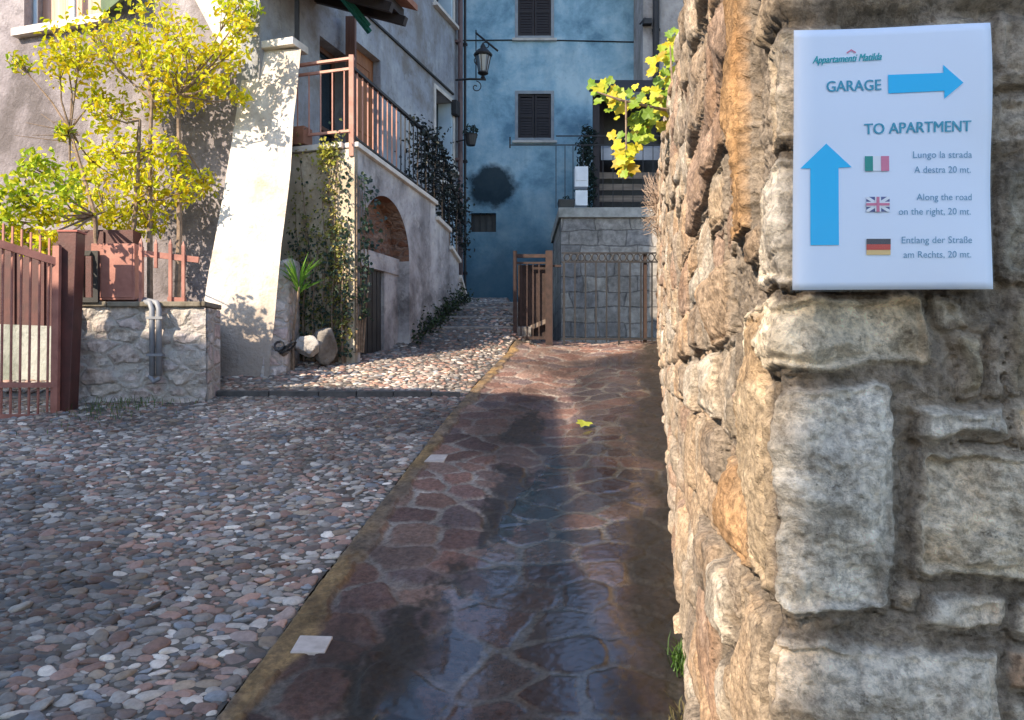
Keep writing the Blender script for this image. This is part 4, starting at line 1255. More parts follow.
# ---- outside stair with arched vault
st = thing("outside_stair", "outside stair and landing with an arched vault under it and a red iron railing", "stair", (A0.x, A0.y + 1, 1.7))
def pa(s, z, out=0.0): return A0 + E1 * s + UP * z + E2 * out
ztop = lambda s: rz(np.interp(s, [0, 2.45, 2.46, 3.0, 3.01, 3.4, 3.41, 3.75], [2.71, 2.51, 2.30, 2.20, 1.95, 1.78, 1.55, 1.15]))
AC, AR, ASP = .84, .70, rz(1.56)
def under(s):
    if abs(s - AC) < AR: return ASP + math.sqrt(max(0, AR * AR - (s - AC) ** 2)) * 1.05
    return None
mb = MB()
S = sorted(set([0.0] + [AC - AR + 2 * AR * (1 - math.cos(math.pi * i / 24)) / 2 for i in range(25)] + [1.6, 2.0, 2.45, 2.46, 2.75, 3.0, 3.01, 3.2, 3.4, 3.41, 3.75]))
for s0, s1 in zip(S[:-1], S[1:]):
    m_ = (s0 + s1) / 2
    inA = abs(m_ - AC) < AR
    z0 = under(min(max(s0, AC - AR + 1e-6), AC + AR - 1e-6)) if inA else 1.4
    z1 = under(min(max(s1, AC - AR + 1e-6), AC + AR - 1e-6)) if inA else 1.4
    mb.add([pa(s0, z0), pa(s1, z1), pa(s1, ztop(s1)), pa(s0, ztop(s0))], [(0, 1, 2, 3)])
# far end and jambs
mb.add([pa(3.75, 1.4), pa(3.75, 1.4, 1.05), pa(3.75, ztop(3.75), 1.05), pa(3.75, ztop(3.75))], [(0, 1, 2, 3)])
mb.add([pa(AC + AR, 1.4), pa(AC + AR, 1.4, .25), pa(AC + AR, ASP, .25), pa(AC + AR, ASP)], [(0, 1, 2, 3)])
mb.add([pa(AC - AR, 1.4), pa(AC - AR, 1.4, .25), pa(AC - AR, ASP, .25), pa(AC - AR, ASP)], [(3, 2, 1, 0)])
# tread tops between the parapet and the house
for s0, s1 in zip(S[:-1], S[1:]):
    mb.add([pa(s0, ztop(s0) - .004), pa(s1, ztop(s1) - .004), pa(s1, ztop(s1) - .004, 1.09), pa(s0, ztop(s0) - .004, 1.09)], [(0, 1, 2, 3)])
mb.build("arched_wall", MAT['archwall'], st)
mb = MB()
N = 24
for i in range(N):
    t0, t1 = math.pi * i / N, math.pi * (i + 1) / N
    pts_ = []
    for t_, o_ in ((t0, 0.004), (t1, 0.004), (t1, .25), (t0, .25)):
        pts_.append(pa(AC - AR * math.cos(t_), ASP + 1.05 * AR * math.sin(t_), o_))
    mb.add(pts_, [(0, 1, 2, 3)])
# rear of the recess above the door
mb.add([pa(AC - AR - .05, 2.95, .25), pa(AC + AR + .05, 2.95, .25), pa(AC + AR + .05, 4.3, .25), pa(AC - AR - .05, 4.3, .25)], [(0, 1, 2, 3)])
mb.build("vault", MAT['brick'], st)
mb = MB()
mb.hexa([pa(AC - AR, 1.4, .17), pa(.46, 1.4, .17), pa(.46, 1.4, .27), pa(AC - AR, 1.4, .27)], [pa(AC - AR, 2.9, .17), pa(.46, 2.9, .17), pa(.46, 2.9, .27), pa(AC - AR, 2.9, .27)])
mb.hexa([pa(1.12, 1.4, .17), pa(AC + AR, 1.4, .17), pa(AC + AR, 1.4, .27), pa(1.12, 1.4, .27)], [pa(1.12, 2.9, .17), pa(AC + AR, 2.9, .17), pa(AC + AR, 2.9, .27), pa(1.12, 2.9, .27)])
mb.hexa([pa(AC - AR, 2.9, .15), pa(AC + AR, 2.9, .15), pa(AC + AR, 2.9, .27), pa(AC - AR, 2.9, .27)], [pa(AC - AR, 3.12, .15), pa(AC + AR, 3.12, .15), pa(AC + AR, 3.12, .27), pa(AC - AR, 3.12, .27)])
mb.build("door_surround", MAT['archwall'], st)
mb = MB(); mb.box(pa(.79, 2.2, .24), E1 * .33, E2 * .02, UP * .72)
cd = mb.build("cellar_door", MAT['black'], st)
mb = MB()
for i in range(5): mb.box(pa(.53 + .13 * i, 2.2, .217), E1 * .055, E2 * .006, UP * .70)
mb.build("plank", MAT['black'], cd)
# landing front
mb = MB()
lf0 = A0 - E1 * .003
mb.hexa([lf0 + UP * 1.2 + E1 * .001, lf0 + UP * 1.2 + E1 * .08 , lf0 + UP * 1.2 + E2 * 1.1 + E1 * .08, lf0 + UP * 1.2 + E2 * 1.1],
        [lf0 + UP * rz(2.69), lf0 + UP * rz(2.69) + E1 * .08, lf0 + UP * rz(2.69) + E2 * 1.1 + E1 * .08, lf0 + UP * rz(2.69) + E2 * 1.1])
lfr = mb.build("landing_wall", MAT['cream'], st); lfr['label'] = "sunlit cream landing wall under creepers"
mb = MB()
def cope(s0, s1):
    mb.hexa([pa(s0, ztop(s0 + .0) , -.05), pa(s1, ztop(s1), -.05), pa(s1, ztop(s1), .14), pa(s0, ztop(s0), .14)],
            [pa(s0, ztop(s0) + .06, -.05), pa(s1, ztop(s1) + .06, -.05), pa(s1, ztop(s1) + .06, .14), pa(s0, ztop(s0) + .06, .14)])
cope(0.0, 2.45); cope(2.47, 3.0); cope(3.02, 3.4); cope(3.42, 3.74)
mb.hexa([A0 - E1 * .05 + E2 * .145 + UP * rz(2.70), A0 + E1 * .12 + E2 * .145 + UP * rz(2.70), A0 + E1 * .12 + E2 * 1.08 + UP * rz(2.70), A0 - E1 * .05 + E2 * 1.08 + UP * rz(2.70)],
        [A0 - E1 * .05 + E2 * .145 + UP * rz(2.77), A0 + E1 * .12 + E2 * .145 + UP * rz(2.77), A0 + E1 * .12 + E2 * 1.08 + UP * rz(2.77), A0 - E1 * .05 + E2 * 1.08 + UP * rz(2.77)])
mb.build("coping", MAT['coping'], st, bevel=.006)
# railing
def rp(s, z): return pa(s, rz(z), .04)
rl = MB(); rl.bar(rp(0, 2.60), rp(0, 3.80), .055, .055); rail = rl.build("railing", MAT['pinkrail'], st)
def child(mb, name, mat, par): return mb.build(name, MAT[mat], par)
mb = MB(); mb.bar(rp(.03, 3.66), rp(2.75, 3.48), .05, .035); child(mb, "handrail", 'iron', rail)
mb = MB(); mb.bar(rp(.03, 2.85), rp(2.7, 2.63), .03, .02); child(mb, "lower_rail", 'iron', rail)
mb = MB(); mb.bar(rp(2.75, 3.5), rp(3.7, 2.45), .05, .035); child(mb, "handrail", 'iron', rail)
for i in range(20):
    s_ = .14 + i * .135
    mb = MB(); mb.bar(rp(s_, 2.85 - s_ * .08), rp(s_, 3.655 - s_ * .066), .016, .016); child(mb, "baluster", 'pinkrail' if i < 9 else 'iron', rail)
for i in range(5):
    s_ = 2.85 + i * .19
    mb = MB(); mb.bar(rp(s_, 2.45 - (s_ - 2.75) * 1.2), rp(s_, 3.4 - (s_ - 2.75) * 1.1), .016, .016); child(mb, "baluster", 'iron', rail)
def lp(t, z): return A0 + E2 * t + E1 * .04 + UP * rz(z)
for (z, w_) in ((3.78, .05), (3.66, .03), (2.92, .03)):
    mb = MB(); mb.bar(lp(.03, z), lp(1.02, z), w_, .03); child(mb, "handrail" if z > 3.7 else "lower_rail", 'pinkrail', rail)
for i in range(6):
    mb = MB(); t_ = .16 + i * .16; mb.bar(lp(t_, 2.92), lp(t_, 3.66), .014, .014); child(mb, "baluster", 'pinkrail', rail)
mb = MB(); mb.box(lp(.82, 2.90), E2 * .17, E1 * .10, UP * .11)
o = mb.build("flower_box", MAT['terracotta'], None, bevel=.01); setprops(o, "reddish box standing on the landing behind the red railing", "box")

# ---- wrought-iron lantern at the alley corner
D = 15.0
lt = thing("wall_lantern", "black wrought iron lantern on a scrolled bracket at the alley corner", "lantern", P(458, 80, 15.4))
mb = MB()
mb.tube([P(456, 80, 15.5), P(470, 79, D), P(486, 79.5, D)], .02, 8)
mb.tube([P(476, 33, 15.3), P(487, 42, D), P(498, 51, D)], .02, 8)
mb.tube([P(476, 79, 15.2), P(476, 30, 15.2)], .012, 6)
# scrolls
def scroll(cx, cy, r0, turns, ph):
    return [P(cx + r0 * (1 - i / 40) * math.cos(ph + i / 40 * turns * 6.283), cy + r0 * (1 - i / 40) * math.sin(ph + i / 40 * turns * 6.283), D) for i in range(36)]
mb.tube(scroll(476, 87, 6, 1.3, -1.5), .010, 5); mb.tube(scroll(486, 46, 5, 1.3, 2.5), .010, 5); mb.tube(scroll(478, 60, 5, 1.2, 1.0), .010, 5)
mb.build("bracket", MAT['iron'], lt, smooth=True)
cxl = P(483, 72, D)
mb = MB()
mb.lathe(cxl - Vector((0, 0, .14)), [(.02, 0), (.045, .03), (.025, .07), (.10, .11), (.10, .13)], 12)
for k in range(6):
    a_ = k * math.pi / 3 + .3
    mb.bar(cxl + Vector((.085 * math.cos(a_), .085 * math.sin(a_), 0)), cxl + Vector((.15 * math.cos(a_), .15 * math.sin(a_), .30)), .016)
mb.lathe(cxl + Vector((0, 0, .30)), [(.17, 0), (.18, .025), (.10, .11), (.05, .14), (.05, .18), (.01, .25)], 12)
mb.build("cage", MAT['iron'], lt)
mb = MB(); mb.lathe(cxl, [(.075, .005), (.14, .29)], 6)
gm = m_glass("lantern_glass", (0.13, 0.20, 0.26), .15); mb.build("lamp_glass", gm, lt)

# hanging pot under the lantern
pc = P(471, 137, 15.2)
hp = thing("hanging_pot", "dark flower pot with a small plant fixed to the alley corner below the lantern", "flower pot", pc)
mb = MB(); mb.lathe(pc - Vector((0, 0, .16)), [(.08, 0), (.12, .18), (.13, .2), (.11, .21)], 14); mb.build("pot", MAT['black'], hp, smooth=False)
mb = MB(); mb.bar(pc + Vector((-.05, .05, -.02)), pc + Vector((-.30, .25, -.02)), .02); mb.build("bracket", MAT['iron'], hp)
mb = MB(); clump(mb, pc + Vector((0, 0, .10)), .16, 120, .07, DARKG); mb.build("foliage", MAT['leaf'], hp)

# ---- grey house on the right behind the wall
RY = 18.2
rh = thing("grey_house", "grey rendered house on the right behind the stone wall, dark pipe down its corner", "house", (5, RY + 2, 2.0))
mb = MB()
xr0 = (643 - CX) / F * RY
mb.hexa([(xr0, RY, 1.8), (9.5, RY, 1.8), (9.5, RY + 2.3, 1.8), (xr0, RY + 2.3, 1.8)], [(xr0, RY, 11), (9.5, RY, 11), (9.5, RY + 2.3, 11), (xr0, RY + 2.3, 11)])
mb.build("wall", m_plaster("warm_grey_render", (0.36, 0.34, 0.33), (0.22, 0.2, 0.19), (0.46, 0.44, 0.42), .6, .8), rh)
mb = MB(); mb.hexa([(xr0 - .15, RY - .35, 11.0), (9.8, RY - .35, 11.0), (9.8, RY + 2.35, 11.0), (xr0 - .15, RY + 2.35, 11.0)], [(xr0 - .15, RY - .35, 11.15), (9.8, RY - .35, 11.15), (9.8, RY + 2.3, 12), (xr0 - .15, RY + 2.3, 12)]); mb.build("roof", MAT['roof'], rh)
mb = MB(); mb.tube([P(656, 180, RY - .1), P(656, 60, RY - .1), P(656, -120, RY - .1)], .075, 10)
for y in (30, 120): mb.bar(P(656, y, RY - .1), P(656, y, RY + .01), .19, .06)
mb.build("downpipe", MAT['iron'], rh)
mb = MB(); mb.box(P(647, 22, RY - .08), (.10, 0, 0), (0, .07, 0), (0, 0, .06)); mb.bar(P(645, 18, RY - .1), P(640, 24, RY - .3), .03); mb.build("wall_lamp", MAT['iron'], rh)

# ---- terrace behind the court
TY = 15.2
tx0, tx1 = (561 - CX) / F * TY, 4.2
tw = thing("terrace_block", "block of coursed grey stone carrying a terrace behind the iron gate", "terrace", (1.8, TY + 1, 2.0))
mb = MB()
zt = EYE + (CY - 218) / F * TY
mb.hexa([(tx0, TY, 1.7), (tx1, TY, 1.7), (tx1, TY + 2.9, 1.7), (tx0, TY + 2.9, 1.7)], [(tx0, TY, zt), (tx1, TY, zt), (tx1, TY + 2.9, zt), (tx0, TY + 2.9, zt)])
mb.build("stone_wall_face", MAT['block'], tw)
mb = MB()
zs_ = EYE + (CY - 208) / F * TY
mb.hexa([(tx0 - .05, TY - .06, zt + .002), (tx1, TY - .06, zt + .002), (tx1, TY + 2.95, zt + .002), (tx0 - .05, TY + 2.95, zt + .002)],
        [(tx0 - .05, TY - .06, zs_), (tx1, TY - .06, zs_), (tx1, TY + 2.95, zs_), (tx0 - .05, TY + 2.95, zs_)])
mb.build("slab", MAT['concrete'], tw, bevel=.01)
# railing
rd = 16.0
tr_ = thing("terrace_railing", "thin black iron railing along the terrace edge in front of the blue house", "railing", P(560, 205, rd))
for y in (136, 145):
    mb = MB(); mb.bar(P(510 if y == 145 else 556, y, rd), P(668, y, rd), .02, .02); mb.build("rail", MAT['iron'], tr_)
mb = MB(); mb.bar(P(510, 148, rd), P(510, 137, rd), .03); mb.build("rail_end", MAT['iron'], tr_)
for x in (556, 565, 573, 583, 603, 613, 623, 633, 643, 653, 662):
    mb = MB(); mb.bar(P(x, 146, rd), P(x, 208, rd), .014, .014); mb.build("baluster", MAT['iron'], tr_)
# lean-to
sd_ = 17.0
ln = thing("lean_to", "dark timber lean-to shelter on the terrace, weathered planks across its lower half", "shelter", P(625, 205, sd_))
mb = MB()
for (x, y0, d_) in ((596, 86, sd_ - .4), (664, 84, sd_ - .4), (601, 86, sd_ + .8), (664, 84, sd_ + .8)):
    mb2 = MB(); mb2.bar(P(x, y0, d_), Vector((P(x, 200, d_).x, d_, zs_)), .13, .13); mb2.build("post", MAT['darkwood'], ln)
mb.hexa([P(589, 92, sd_ - .7), P(672, 92, sd_ - .7), P(672, 84, sd_ + 1), P(589, 84, sd_ + 1)], [P(589, 89, sd_ - .7), P(672, 89, sd_ - .7), P(672, 80, sd_ + 1), P(589, 80, sd_ + 1)])
mb.build("roof", MAT['darkwood'], ln)
mb = MB()
zb0, zb1 = zs_, P(600, 168, sd_).z
for i in range(5):
    z = zb0 + .02 + i * (zb1 - zb0) / 5
    mb.hexa([(P(597, 0, sd_).x, sd_, z), (P(668, 0, sd_).x, sd_, z), (P(668, 0, sd_).x, sd_ + .03, z), (P(597, 0, sd_).x, sd_ + .03, z)],
            [(P(597, 0, sd_).x, sd_ - .004, z + .13), (P(668, 0, sd_).x, sd_ - .004, z + .13), (P(668, 0, sd_).x, sd_ + .03, z + .13), (P(597, 0, sd_).x, sd_ + .03, z + .13)])
mb.build("plank_front", MAT['oldwood'], ln)
mb = MB(); mb.hexa([(P(600, 0, sd_).x, sd_ + 1, zs_), (P(670, 0, sd_).x, sd_ + 1, zs_), (P(670, 0, sd_).x, sd_ + 1.05, zs_), (P(600, 0, sd_).x, sd_ + 1.05, zs_)],
                   [(P(600, 0, sd_).x, sd_ + 1, P(0, 84, sd_).z), (P(670, 0, sd_).x, sd_ + 1, P(0, 84, sd_).z), (P(670, 0, sd_).x, sd_ + 1.05, P(0, 84, sd_).z), (P(600, 0, sd_).x, sd_ + 1.05, P(0, 84, sd_).z)])
mb.build("back_wall", MAT['black'], ln)
mb = MB(); mb.hexa([P(601, 160, sd_ - .1), P(660, 160, sd_ - .1), P(660, 158, sd_ + .5), P(601, 158, sd_ + .5)], [P(601, 148, sd_ - .1), P(660, 148, sd_ - .1), P(660, 146, sd_ + .5), P(601, 146, sd_ + .5)])
mb.build("shelf", m_simple("grey_board", (0.26, 0.27, 0.3), (0.38, 0.39, 0.42), 5, .7, .1), ln)
# white appliance box and pots on the terrace
mb = MB(); mb.box(P(581, 178, 15.8) , (.13, 0, 0), (0, .12, 0), (0, 0, .20)); mb.box(P(581, 178, 15.8) + Vector((0, -.125, .04)), (.11, 0, 0), (0, .006, 0), (0, 0, .12))
mb.box(P(581, 199, 15.8), (.12, 0, 0), (0, .11, 0), (0, 0, .15))
o = mb.build("cabinet", MAT['whitepaint'], None, bevel=.012); setprops(o, "small white cabinet standing on the terrace edge behind the thin railing", "cabinet")
pc = P(567, 205, 15.6)
pp = thing("planter", "black low planter at the left end of the terrace slab", "planter", (pc.x, pc.y, zs_))
mb = MB(); mb.hexa([(pc.x - .14, 15.45, zs_), (pc.x + .12, 15.45, zs_), (pc.x + .12, 15.8, zs_), (pc.x - .14, 15.8, zs_)], [(pc.x - .18, 15.42, zs_ + .22), (pc.x + .15, 15.42, zs_ + .22), (pc.x + .15, 15.83, zs_ + .22), (pc.x - .18, 15.83, zs_ + .22)])
mb.build("trough", MAT['black'], pp, bevel=.01)
mb = MB(); clump(mb, Vector((pc.x, 15.62, zs_ + .24)), .10, 50, .05, DARKG); mb.build("foliage", MAT['leaf'], pp)
pc = P(586, 165, 16.5)
tp = thing("terrace_shrub", "tall dark evergreen shrub on the terrace beside the lean-to post", "shrub", (pc.x, pc.y, zs_))
mb = MB()
for k in range(22):
    z = zs_ + .35 + k * .072
    clump(mb, Vector((pc.x + random.uniform(-.12, .12) + (.0 if k < 18 else .02), pc.y + random.uniform(-.1, .1), z)), .20 if k < 19 else .13, 55, .08, DARKG)
mb.build("foliage", MAT['leaf'], tp)
mb = MB(); mb.tube([(pc.x, pc.y, zs_), (pc.x + .02, pc.y, zs_ + .5), (pc.x, pc.y, zs_ + 1.2)], [.04, .03, .01], 6); mb.build("stem", MAT['bark'], tp)

# ---- court gates
GD = 11.55
def gpost(x, y0, y1, wd, d=GD): 
    mb = MB(); mb.bar(P(x, y0, d), P(x, y1, d), wd, wd); return mb
rg = thing("rusty_gate", "rusty iron gate leaf left of the court entrance with square frame and thin bars", "gate", P(533, 345, GD))
for (x, w_) in ((515, .055), (549, .10)):
    gpost(x, 251, 347, w_).build("post", MAT['rust'], rg)
for (y, w_) in ((256, .05), (263, .03), (338, .045)):
    mb = MB(); mb.bar(P(516.5, y, GD), P(546, y, GD), .03, w_); mb.build("rail", MAT['rust'], rg)
for x in (521, 527, 533, 539): gpost(x, 263, 338, .016).build("bar", MAT['rust'], rg)
mb = MB(); mb.bar(P(516, 334, GD + .05), P(546, 321, GD + .05), .03, .06); mb.build("brace", MAT['oldwood'], rg)
mb = MB(); mb.hexa([P(518, 337, GD + .12), P(546, 337, GD + .12), P(546, 337, GD + .14), P(518, 337, GD + .14)], [P(518, 265, GD + .12), P(546, 265, GD + .12), P(546, 265, GD + .14), P(518, 265, GD + .14)])
mb.build("backing_sheet", MAT['rust'], rg)
mb = MB(); mb.bar(P(552, 266, GD), P(561, 266, GD), .03, .03); mb.build("latch", MAT['rust'], rg)
ig = thing("iron_gate", "wide dark iron bar gate with a scrollwork band in front of the stone terrace", "gate", P(610, 345, GD))
for (y, w_) in ((253, .02), (262, .02), (339, .025)):
    mb = MB(); mb.bar(P(562, y, GD), P(672, y, GD), .016, w_); mb.build("rail", MAT['iron'], ig)
for x in (564, 575, 585.5, 596, 606.5, 619, 630, 641, 652, 663): gpost(x, 262, 342 if x not in (564, 619) else 346, .019 if x not in (564, 619) else .030).build("bar", MAT['iron'], ig)
gpost(645, 253, 343, .05, GD + .05).build("post", MAT['rust'], ig)
mb = MB()
for i in range(15):
    cx_ = 567 + i * 7
    mb.tube([P(cx_ + 3.2 * math.cos(t_ / 10 * 6.283), 257.5 + 3.8 * math.sin(t_ / 10 * 6.283), GD) for t_ in range(11)], .009, 5, cap=False)
mb.build("scrollwork", MAT['iron'], ig)

# ---- garden on the left: wall, bed, fence, gate
WY = 7.5
gx0, gx1 = (77 - CX) / F * WY, (206 - CX) / F * WY
ztw = EYE + (CY - 307) / F * WY
mb = MB()
NX, NZ = 60, 34
gv = []
for i in range(NX + 1):
    for j in range(NZ + 1):
        x_ = gx0 + (gx1 - gx0) * i / NX; z_ = 1.0 + (ztw - 1.0) * j / NZ
        dy = float(fbm(np.array(x_ * 7), np.array(z_ * 10), 401, 4)) * .05
        gv.append((x_, WY + dy, z_))
fs = [(i * (NZ + 1) + j, (i + 1) * (NZ + 1) + j, (i + 1) * (NZ + 1) + j + 1, i * (NZ + 1) + j + 1) for i in range(NX) for j in range(NZ)]
mb.add(gv, fs)
mb.hexa([(gx0 + .004, WY + .05, 1.0), (gx1 - .004, WY + .05, 1.0), (gx1 - .004, WY + .38, 1.0), (gx0 + .004, WY + .38, 1.0)],
        [(gx0 + .004, WY + .05, ztw - .003), (gx1 - .004, WY + .05, ztw - .003), (gx1 - .004, WY + .38, ztw - .003), (gx0 + .004, WY + .38, ztw - .003)])
gw = thing("garden_wall", "low garden wall of whitish rubble stones beside the red gate", "wall", ((gx0 + gx1) / 2, WY + .2, 1.2))
mb.build("masonry", MAT['rubble'], gw)
mb = MB()
x_ = gx0 - .02
while x_ < gx1:
    L = min(random.uniform(.3, .5), gx1 + .01 - x_)
    if L < .03: break
    mb.box((x_ + L / 2, WY + .18, ztw + .025 + random.uniform(-.004, .004)), (L / 2 - .004, 0, 0), (0, .215, 0), (0, 0, .024)); x_ += L
mb.build("coping", m_simple("mossy_coping", (0.12, 0.10, 0.07), (0.26, 0.23, 0.18), 7, .95, .6, 30), gw, bevel=.01)
mb = MB(); mb.box(((77 - CX) / F * WY - .06, WY - .02, 1.6), (.055, 0, 0), (0, .08, 0), (0, 0, .60)); mb.build("end_post", MAT['concrete'], gw)
# garden bed behind the wall
mb = MB(); mb.hexa([(gx0 + .02, WY + .39, .9), (gx1 - .02, WY + .39, .9), (-3.5, 9.3, .9), (-4.6, 9.75, .9)], [(gx0 + .02, WY + .39, ztw - .08), (gx1 - .02, WY + .39, ztw - .08), (-3.5, 9.3, ztw), (-4.6, 9.75, ztw)])
o = mb.build("garden_bed", MAT['soil']); setprops(o, kind='structure')
# grey wall behind the gate
mb = MB(); mb.hexa([(-7.5, 8.35, .8), (gx0 - .15, 8.35, .8), (gx0 - .15, 8.6, .8), (-7.5, 8.6, .8)], [(-7.5, 8.35, 2.14), (gx0 - .15, 8.35, 2.02), (gx0 - .15, 8.6, 2.02), (-7.5, 8.6, 2.14)])
o = mb.build("yard_wall", m_plaster("greenish_concrete", (0.36, 0.37, 0.33), (0.2, 0.22, 0.18), (0.5, 0.5, 0.46), .8, .5)); setprops(o, "plain grey concrete yard wall seen through the bars of the red gate", "wall")
mb = MB(); mb.box((-6.0, 8.75, 2.2), (1.9, 0, 0), (0, .1, 0), (0, 0, .9))
for i in range(12): mb.box((-7.75 + i * .32, 8.64, 2.2), (.14, 0, 0), (0, .008, 0), (0, 0, .88))
o = mb.build("wooden_screen", MAT['maroon']); setprops(o, "dark reddish board screen standing above the grey yard wall behind the gate", "screen")
# post and gate
pg = thing("gate_post", "dark maroon square steel post between the red gate and the garden wall", "post", P(64, 421, 7.15))
mb = MB(); p0, p1 = P(64, 424, 7.15), P(72, 233, 7.15); mb.bar(p0, p1, .165, .15); mb.build("shaft", MAT['maroon'], pg, bevel=.006)
mb = MB(); mb.box(p1 + Vector((0, 0, .006)), (.09, 0, 0), (0, .083, 0), (0, 0, .008)); mb.build("cap", MAT['redpaint'], pg)
lg = thing("garden_gate", "red iron bar gate with a sloping top rail closing the yard at the left", "gate", P(30, 421, 7.05))
def gp(x, y): return P(x, y, 7.05 - (58 - x) * .004)
mb = MB(); mb.bar(gp(-75, 220), gp(57, 262), .04, .065); mb.build("top_rail", MAT['salmon'], lg)
mb = MB(); mb.bar(gp(-75, 385), gp(55, 385), .035, .045); mb.build("middle_rail", MAT['salmon'], lg)
mb = MB(); mb.bar(gp(-75, 417), gp(54, 417), .035, .05); mb.build("bottom_rail", MAT['salmon'], lg)
mb = MB(); mb.bar(gp(55, 418), gp(57, 246), .06, .045); mb.build("stile", MAT['salmon'], lg)
for i in range(13):
    x_ = 48 - i * 9.2
    mb = MB(); mb.bar(gp(x_ - 1, 417), gp(x_ + 1.5, 241 + (x_ - 57) * .318), .015, .015); mb.build("bar", MAT['salmon'], lg)
# fence on the garden wall
fd = 7.55
gf = thing("garden_fence", "short red spiked iron fence on top of the garden wall", "fence", P(170, 306, fd))
mb = MB(); mb.bar(P(139, 253, fd), P(199, 260, fd), .03, .055); mb.build("rail", MAT['salmon'], gf)
mb = MB(); mb.bar(P(168, 299, fd), P(186, 300, fd), .03, .04); mb.build("rail", MAT['salmon'], gf)
for (x_, y0, y1) in ((141, 243, 306), (156, 244, 268), (170.5, 244, 307), (183.5, 246, 309)):
    mb = MB(); mb.bar(P(x_, y1, fd - .02), P(x_, y0, fd - .02), .028, .028); q = P(x_, y0, fd - .02)
    mb.add([q + Vector((-.014, -.014, 0)), q + Vector((.014, -.014, 0)), q + Vector((.014, .014, 0)), q + Vector((-.014, .014, 0)), q + Vector((0, 0, .05))], [(0, 1, 4), (1, 2, 4), (2, 3, 4), (3, 0, 4)])
    mb.build("spike", MAT['salmon'], gf)
mb = MB(); c_ = P(118, 273, 7.62); mb.box(c_, (.205, 0, .0), (0, .10, 0), (0, 0, .265)); mb.box(c_ + Vector((0, -.103, 0)), (.185, 0, 0), (0, .004, 0), (0, 0, .245))
o = mb.build("meter_cabinet", MAT['salmon'], None, bevel=.008); setprops(o, "salmon red sheet metal cabinet on the garden wall left of the spiked fence", "cabinet")
mb = MB()
fpt = lambda u, z, k=0: P(79, 303, 7.46) + Vector((u, k * .1, z))
framebars(mb, fpt, .05, .14, .05, .44, .045, .2, .2)
o = mb.build("letter_rack", MAT['black'], None); setprops(o, "narrow black metal frame standing between the maroon post and the salmon cabinet", "frame")
# drain pipe on the garden wall
dp = thing("wall_drain", "short dark grey drain pipe running down the face of the garden wall", "pipe", P(155, 378, WY - .08))
for dx in (0, 7):
    mb = MB(); mb.tube([P(139 + dx * .3, 301 - dx * .3, WY + .1), P(150 + dx, 303, WY - .06), P(152 + dx, 309, WY - .08), P(152 + dx, 376, WY - .08)], .026, 10)
    mb.build("tube", MAT['greymetal'], dp, smooth=True)
for y in (318, 355):
    mb = MB(); mb.box(P(155.5, y, WY - .08), (.075, 0, 0), (0, .03, 0), (0, 0, .012)); mb.build("clip", MAT['greymetal'], dp)
mb = MB(); mb.tube([P(150, 376, WY - .08), P(154, 382, WY - .12), P(160, 378, WY - .1)], .022, 8); mb.build("outlet", MAT['greymetal'], dp)

# ---- yellow garden tree
YEL = [(0.78, 0.70, 0.02), (0.84, 0.78, 0.03), (0.64, 0.66, 0.02), (0.76, 0.58, 0.02), (0.52, .58, .02)]
YGR = [(0.46, 0.55, 0.025), (0.32, 0.45, 0.02), (0.62, 0.62, 0.03)]
tb = P(150, 305, 8.3)
yt = thing("yellow_tree", "small garden tree with bright yellow autumn leaves in front of the rough house wall", "tree", (tb.x, tb.y, ztw - .05))
cl = [(65,45,22,0),(95,35,25,0),(60,65,20,0),(80,55,20,0),(130,30,27,1),(165,28,27,0),(185,42,22,0),(110,60,23,0),(140,52,25,0),(168,65,27,0),(200,68,24,0),(218,58,18,0),(232,52,17,0),
      (246,8,16,2),(230,14,16,0),(242,28,12,0),(176,92,21,0),(95,98,14,0),(103,115,15,0),(197,92,14,0),(216,85,12,0),(240,98,9,0),(19,63,9,1),(120,108,14,0),(140,150,20,0),(110,150,20,0),
      (165,148,17,0),(95,165,20,0),(125,172,25,0),(150,182,24,0),(40,165,17,2),(60,195,20,2),(75,180,15,2),(22,190,17,2),(14,205,16,2),(100,198,25,0),(130,210,25,0),(160,198,20,0),
      (185,190,14,0),(205,185,14,0),(180,168,10,0),(48,212,17,0),(8,222,16,2),(22,238,14,0),(46,242,12,0),(150,226,13,0),(75,215,16,0),(110,222,16,0),(64,132,8,1),(150,75,20,0),(155,110,12,0)]
mb = MB(); br = MB()
stems = [P(128, 306, 8.9), P(150, 306, 8.95), P(176, 306, 9.0), P(95, 306, 8.8)]
for p in stems: p.z = ztw - .12
mids = [P(137, 200, 8.95), P(150, 150, 9.0), P(179, 140, 9.05), P(95, 215, 8.6)]
fork = [P(140, 120, 9.0), P(152, 100, 9.0), P(178, 95, 9.05), P(70, 130, 8.9)]
for s_, m_, f_ in zip(stems, mids, fork):
    br.tube([s_, (s_ + m_) / 2 + Vector((random.uniform(-.06, .06), 0, 0)), m_, f_], [.035, .03, .024, .016], 7)
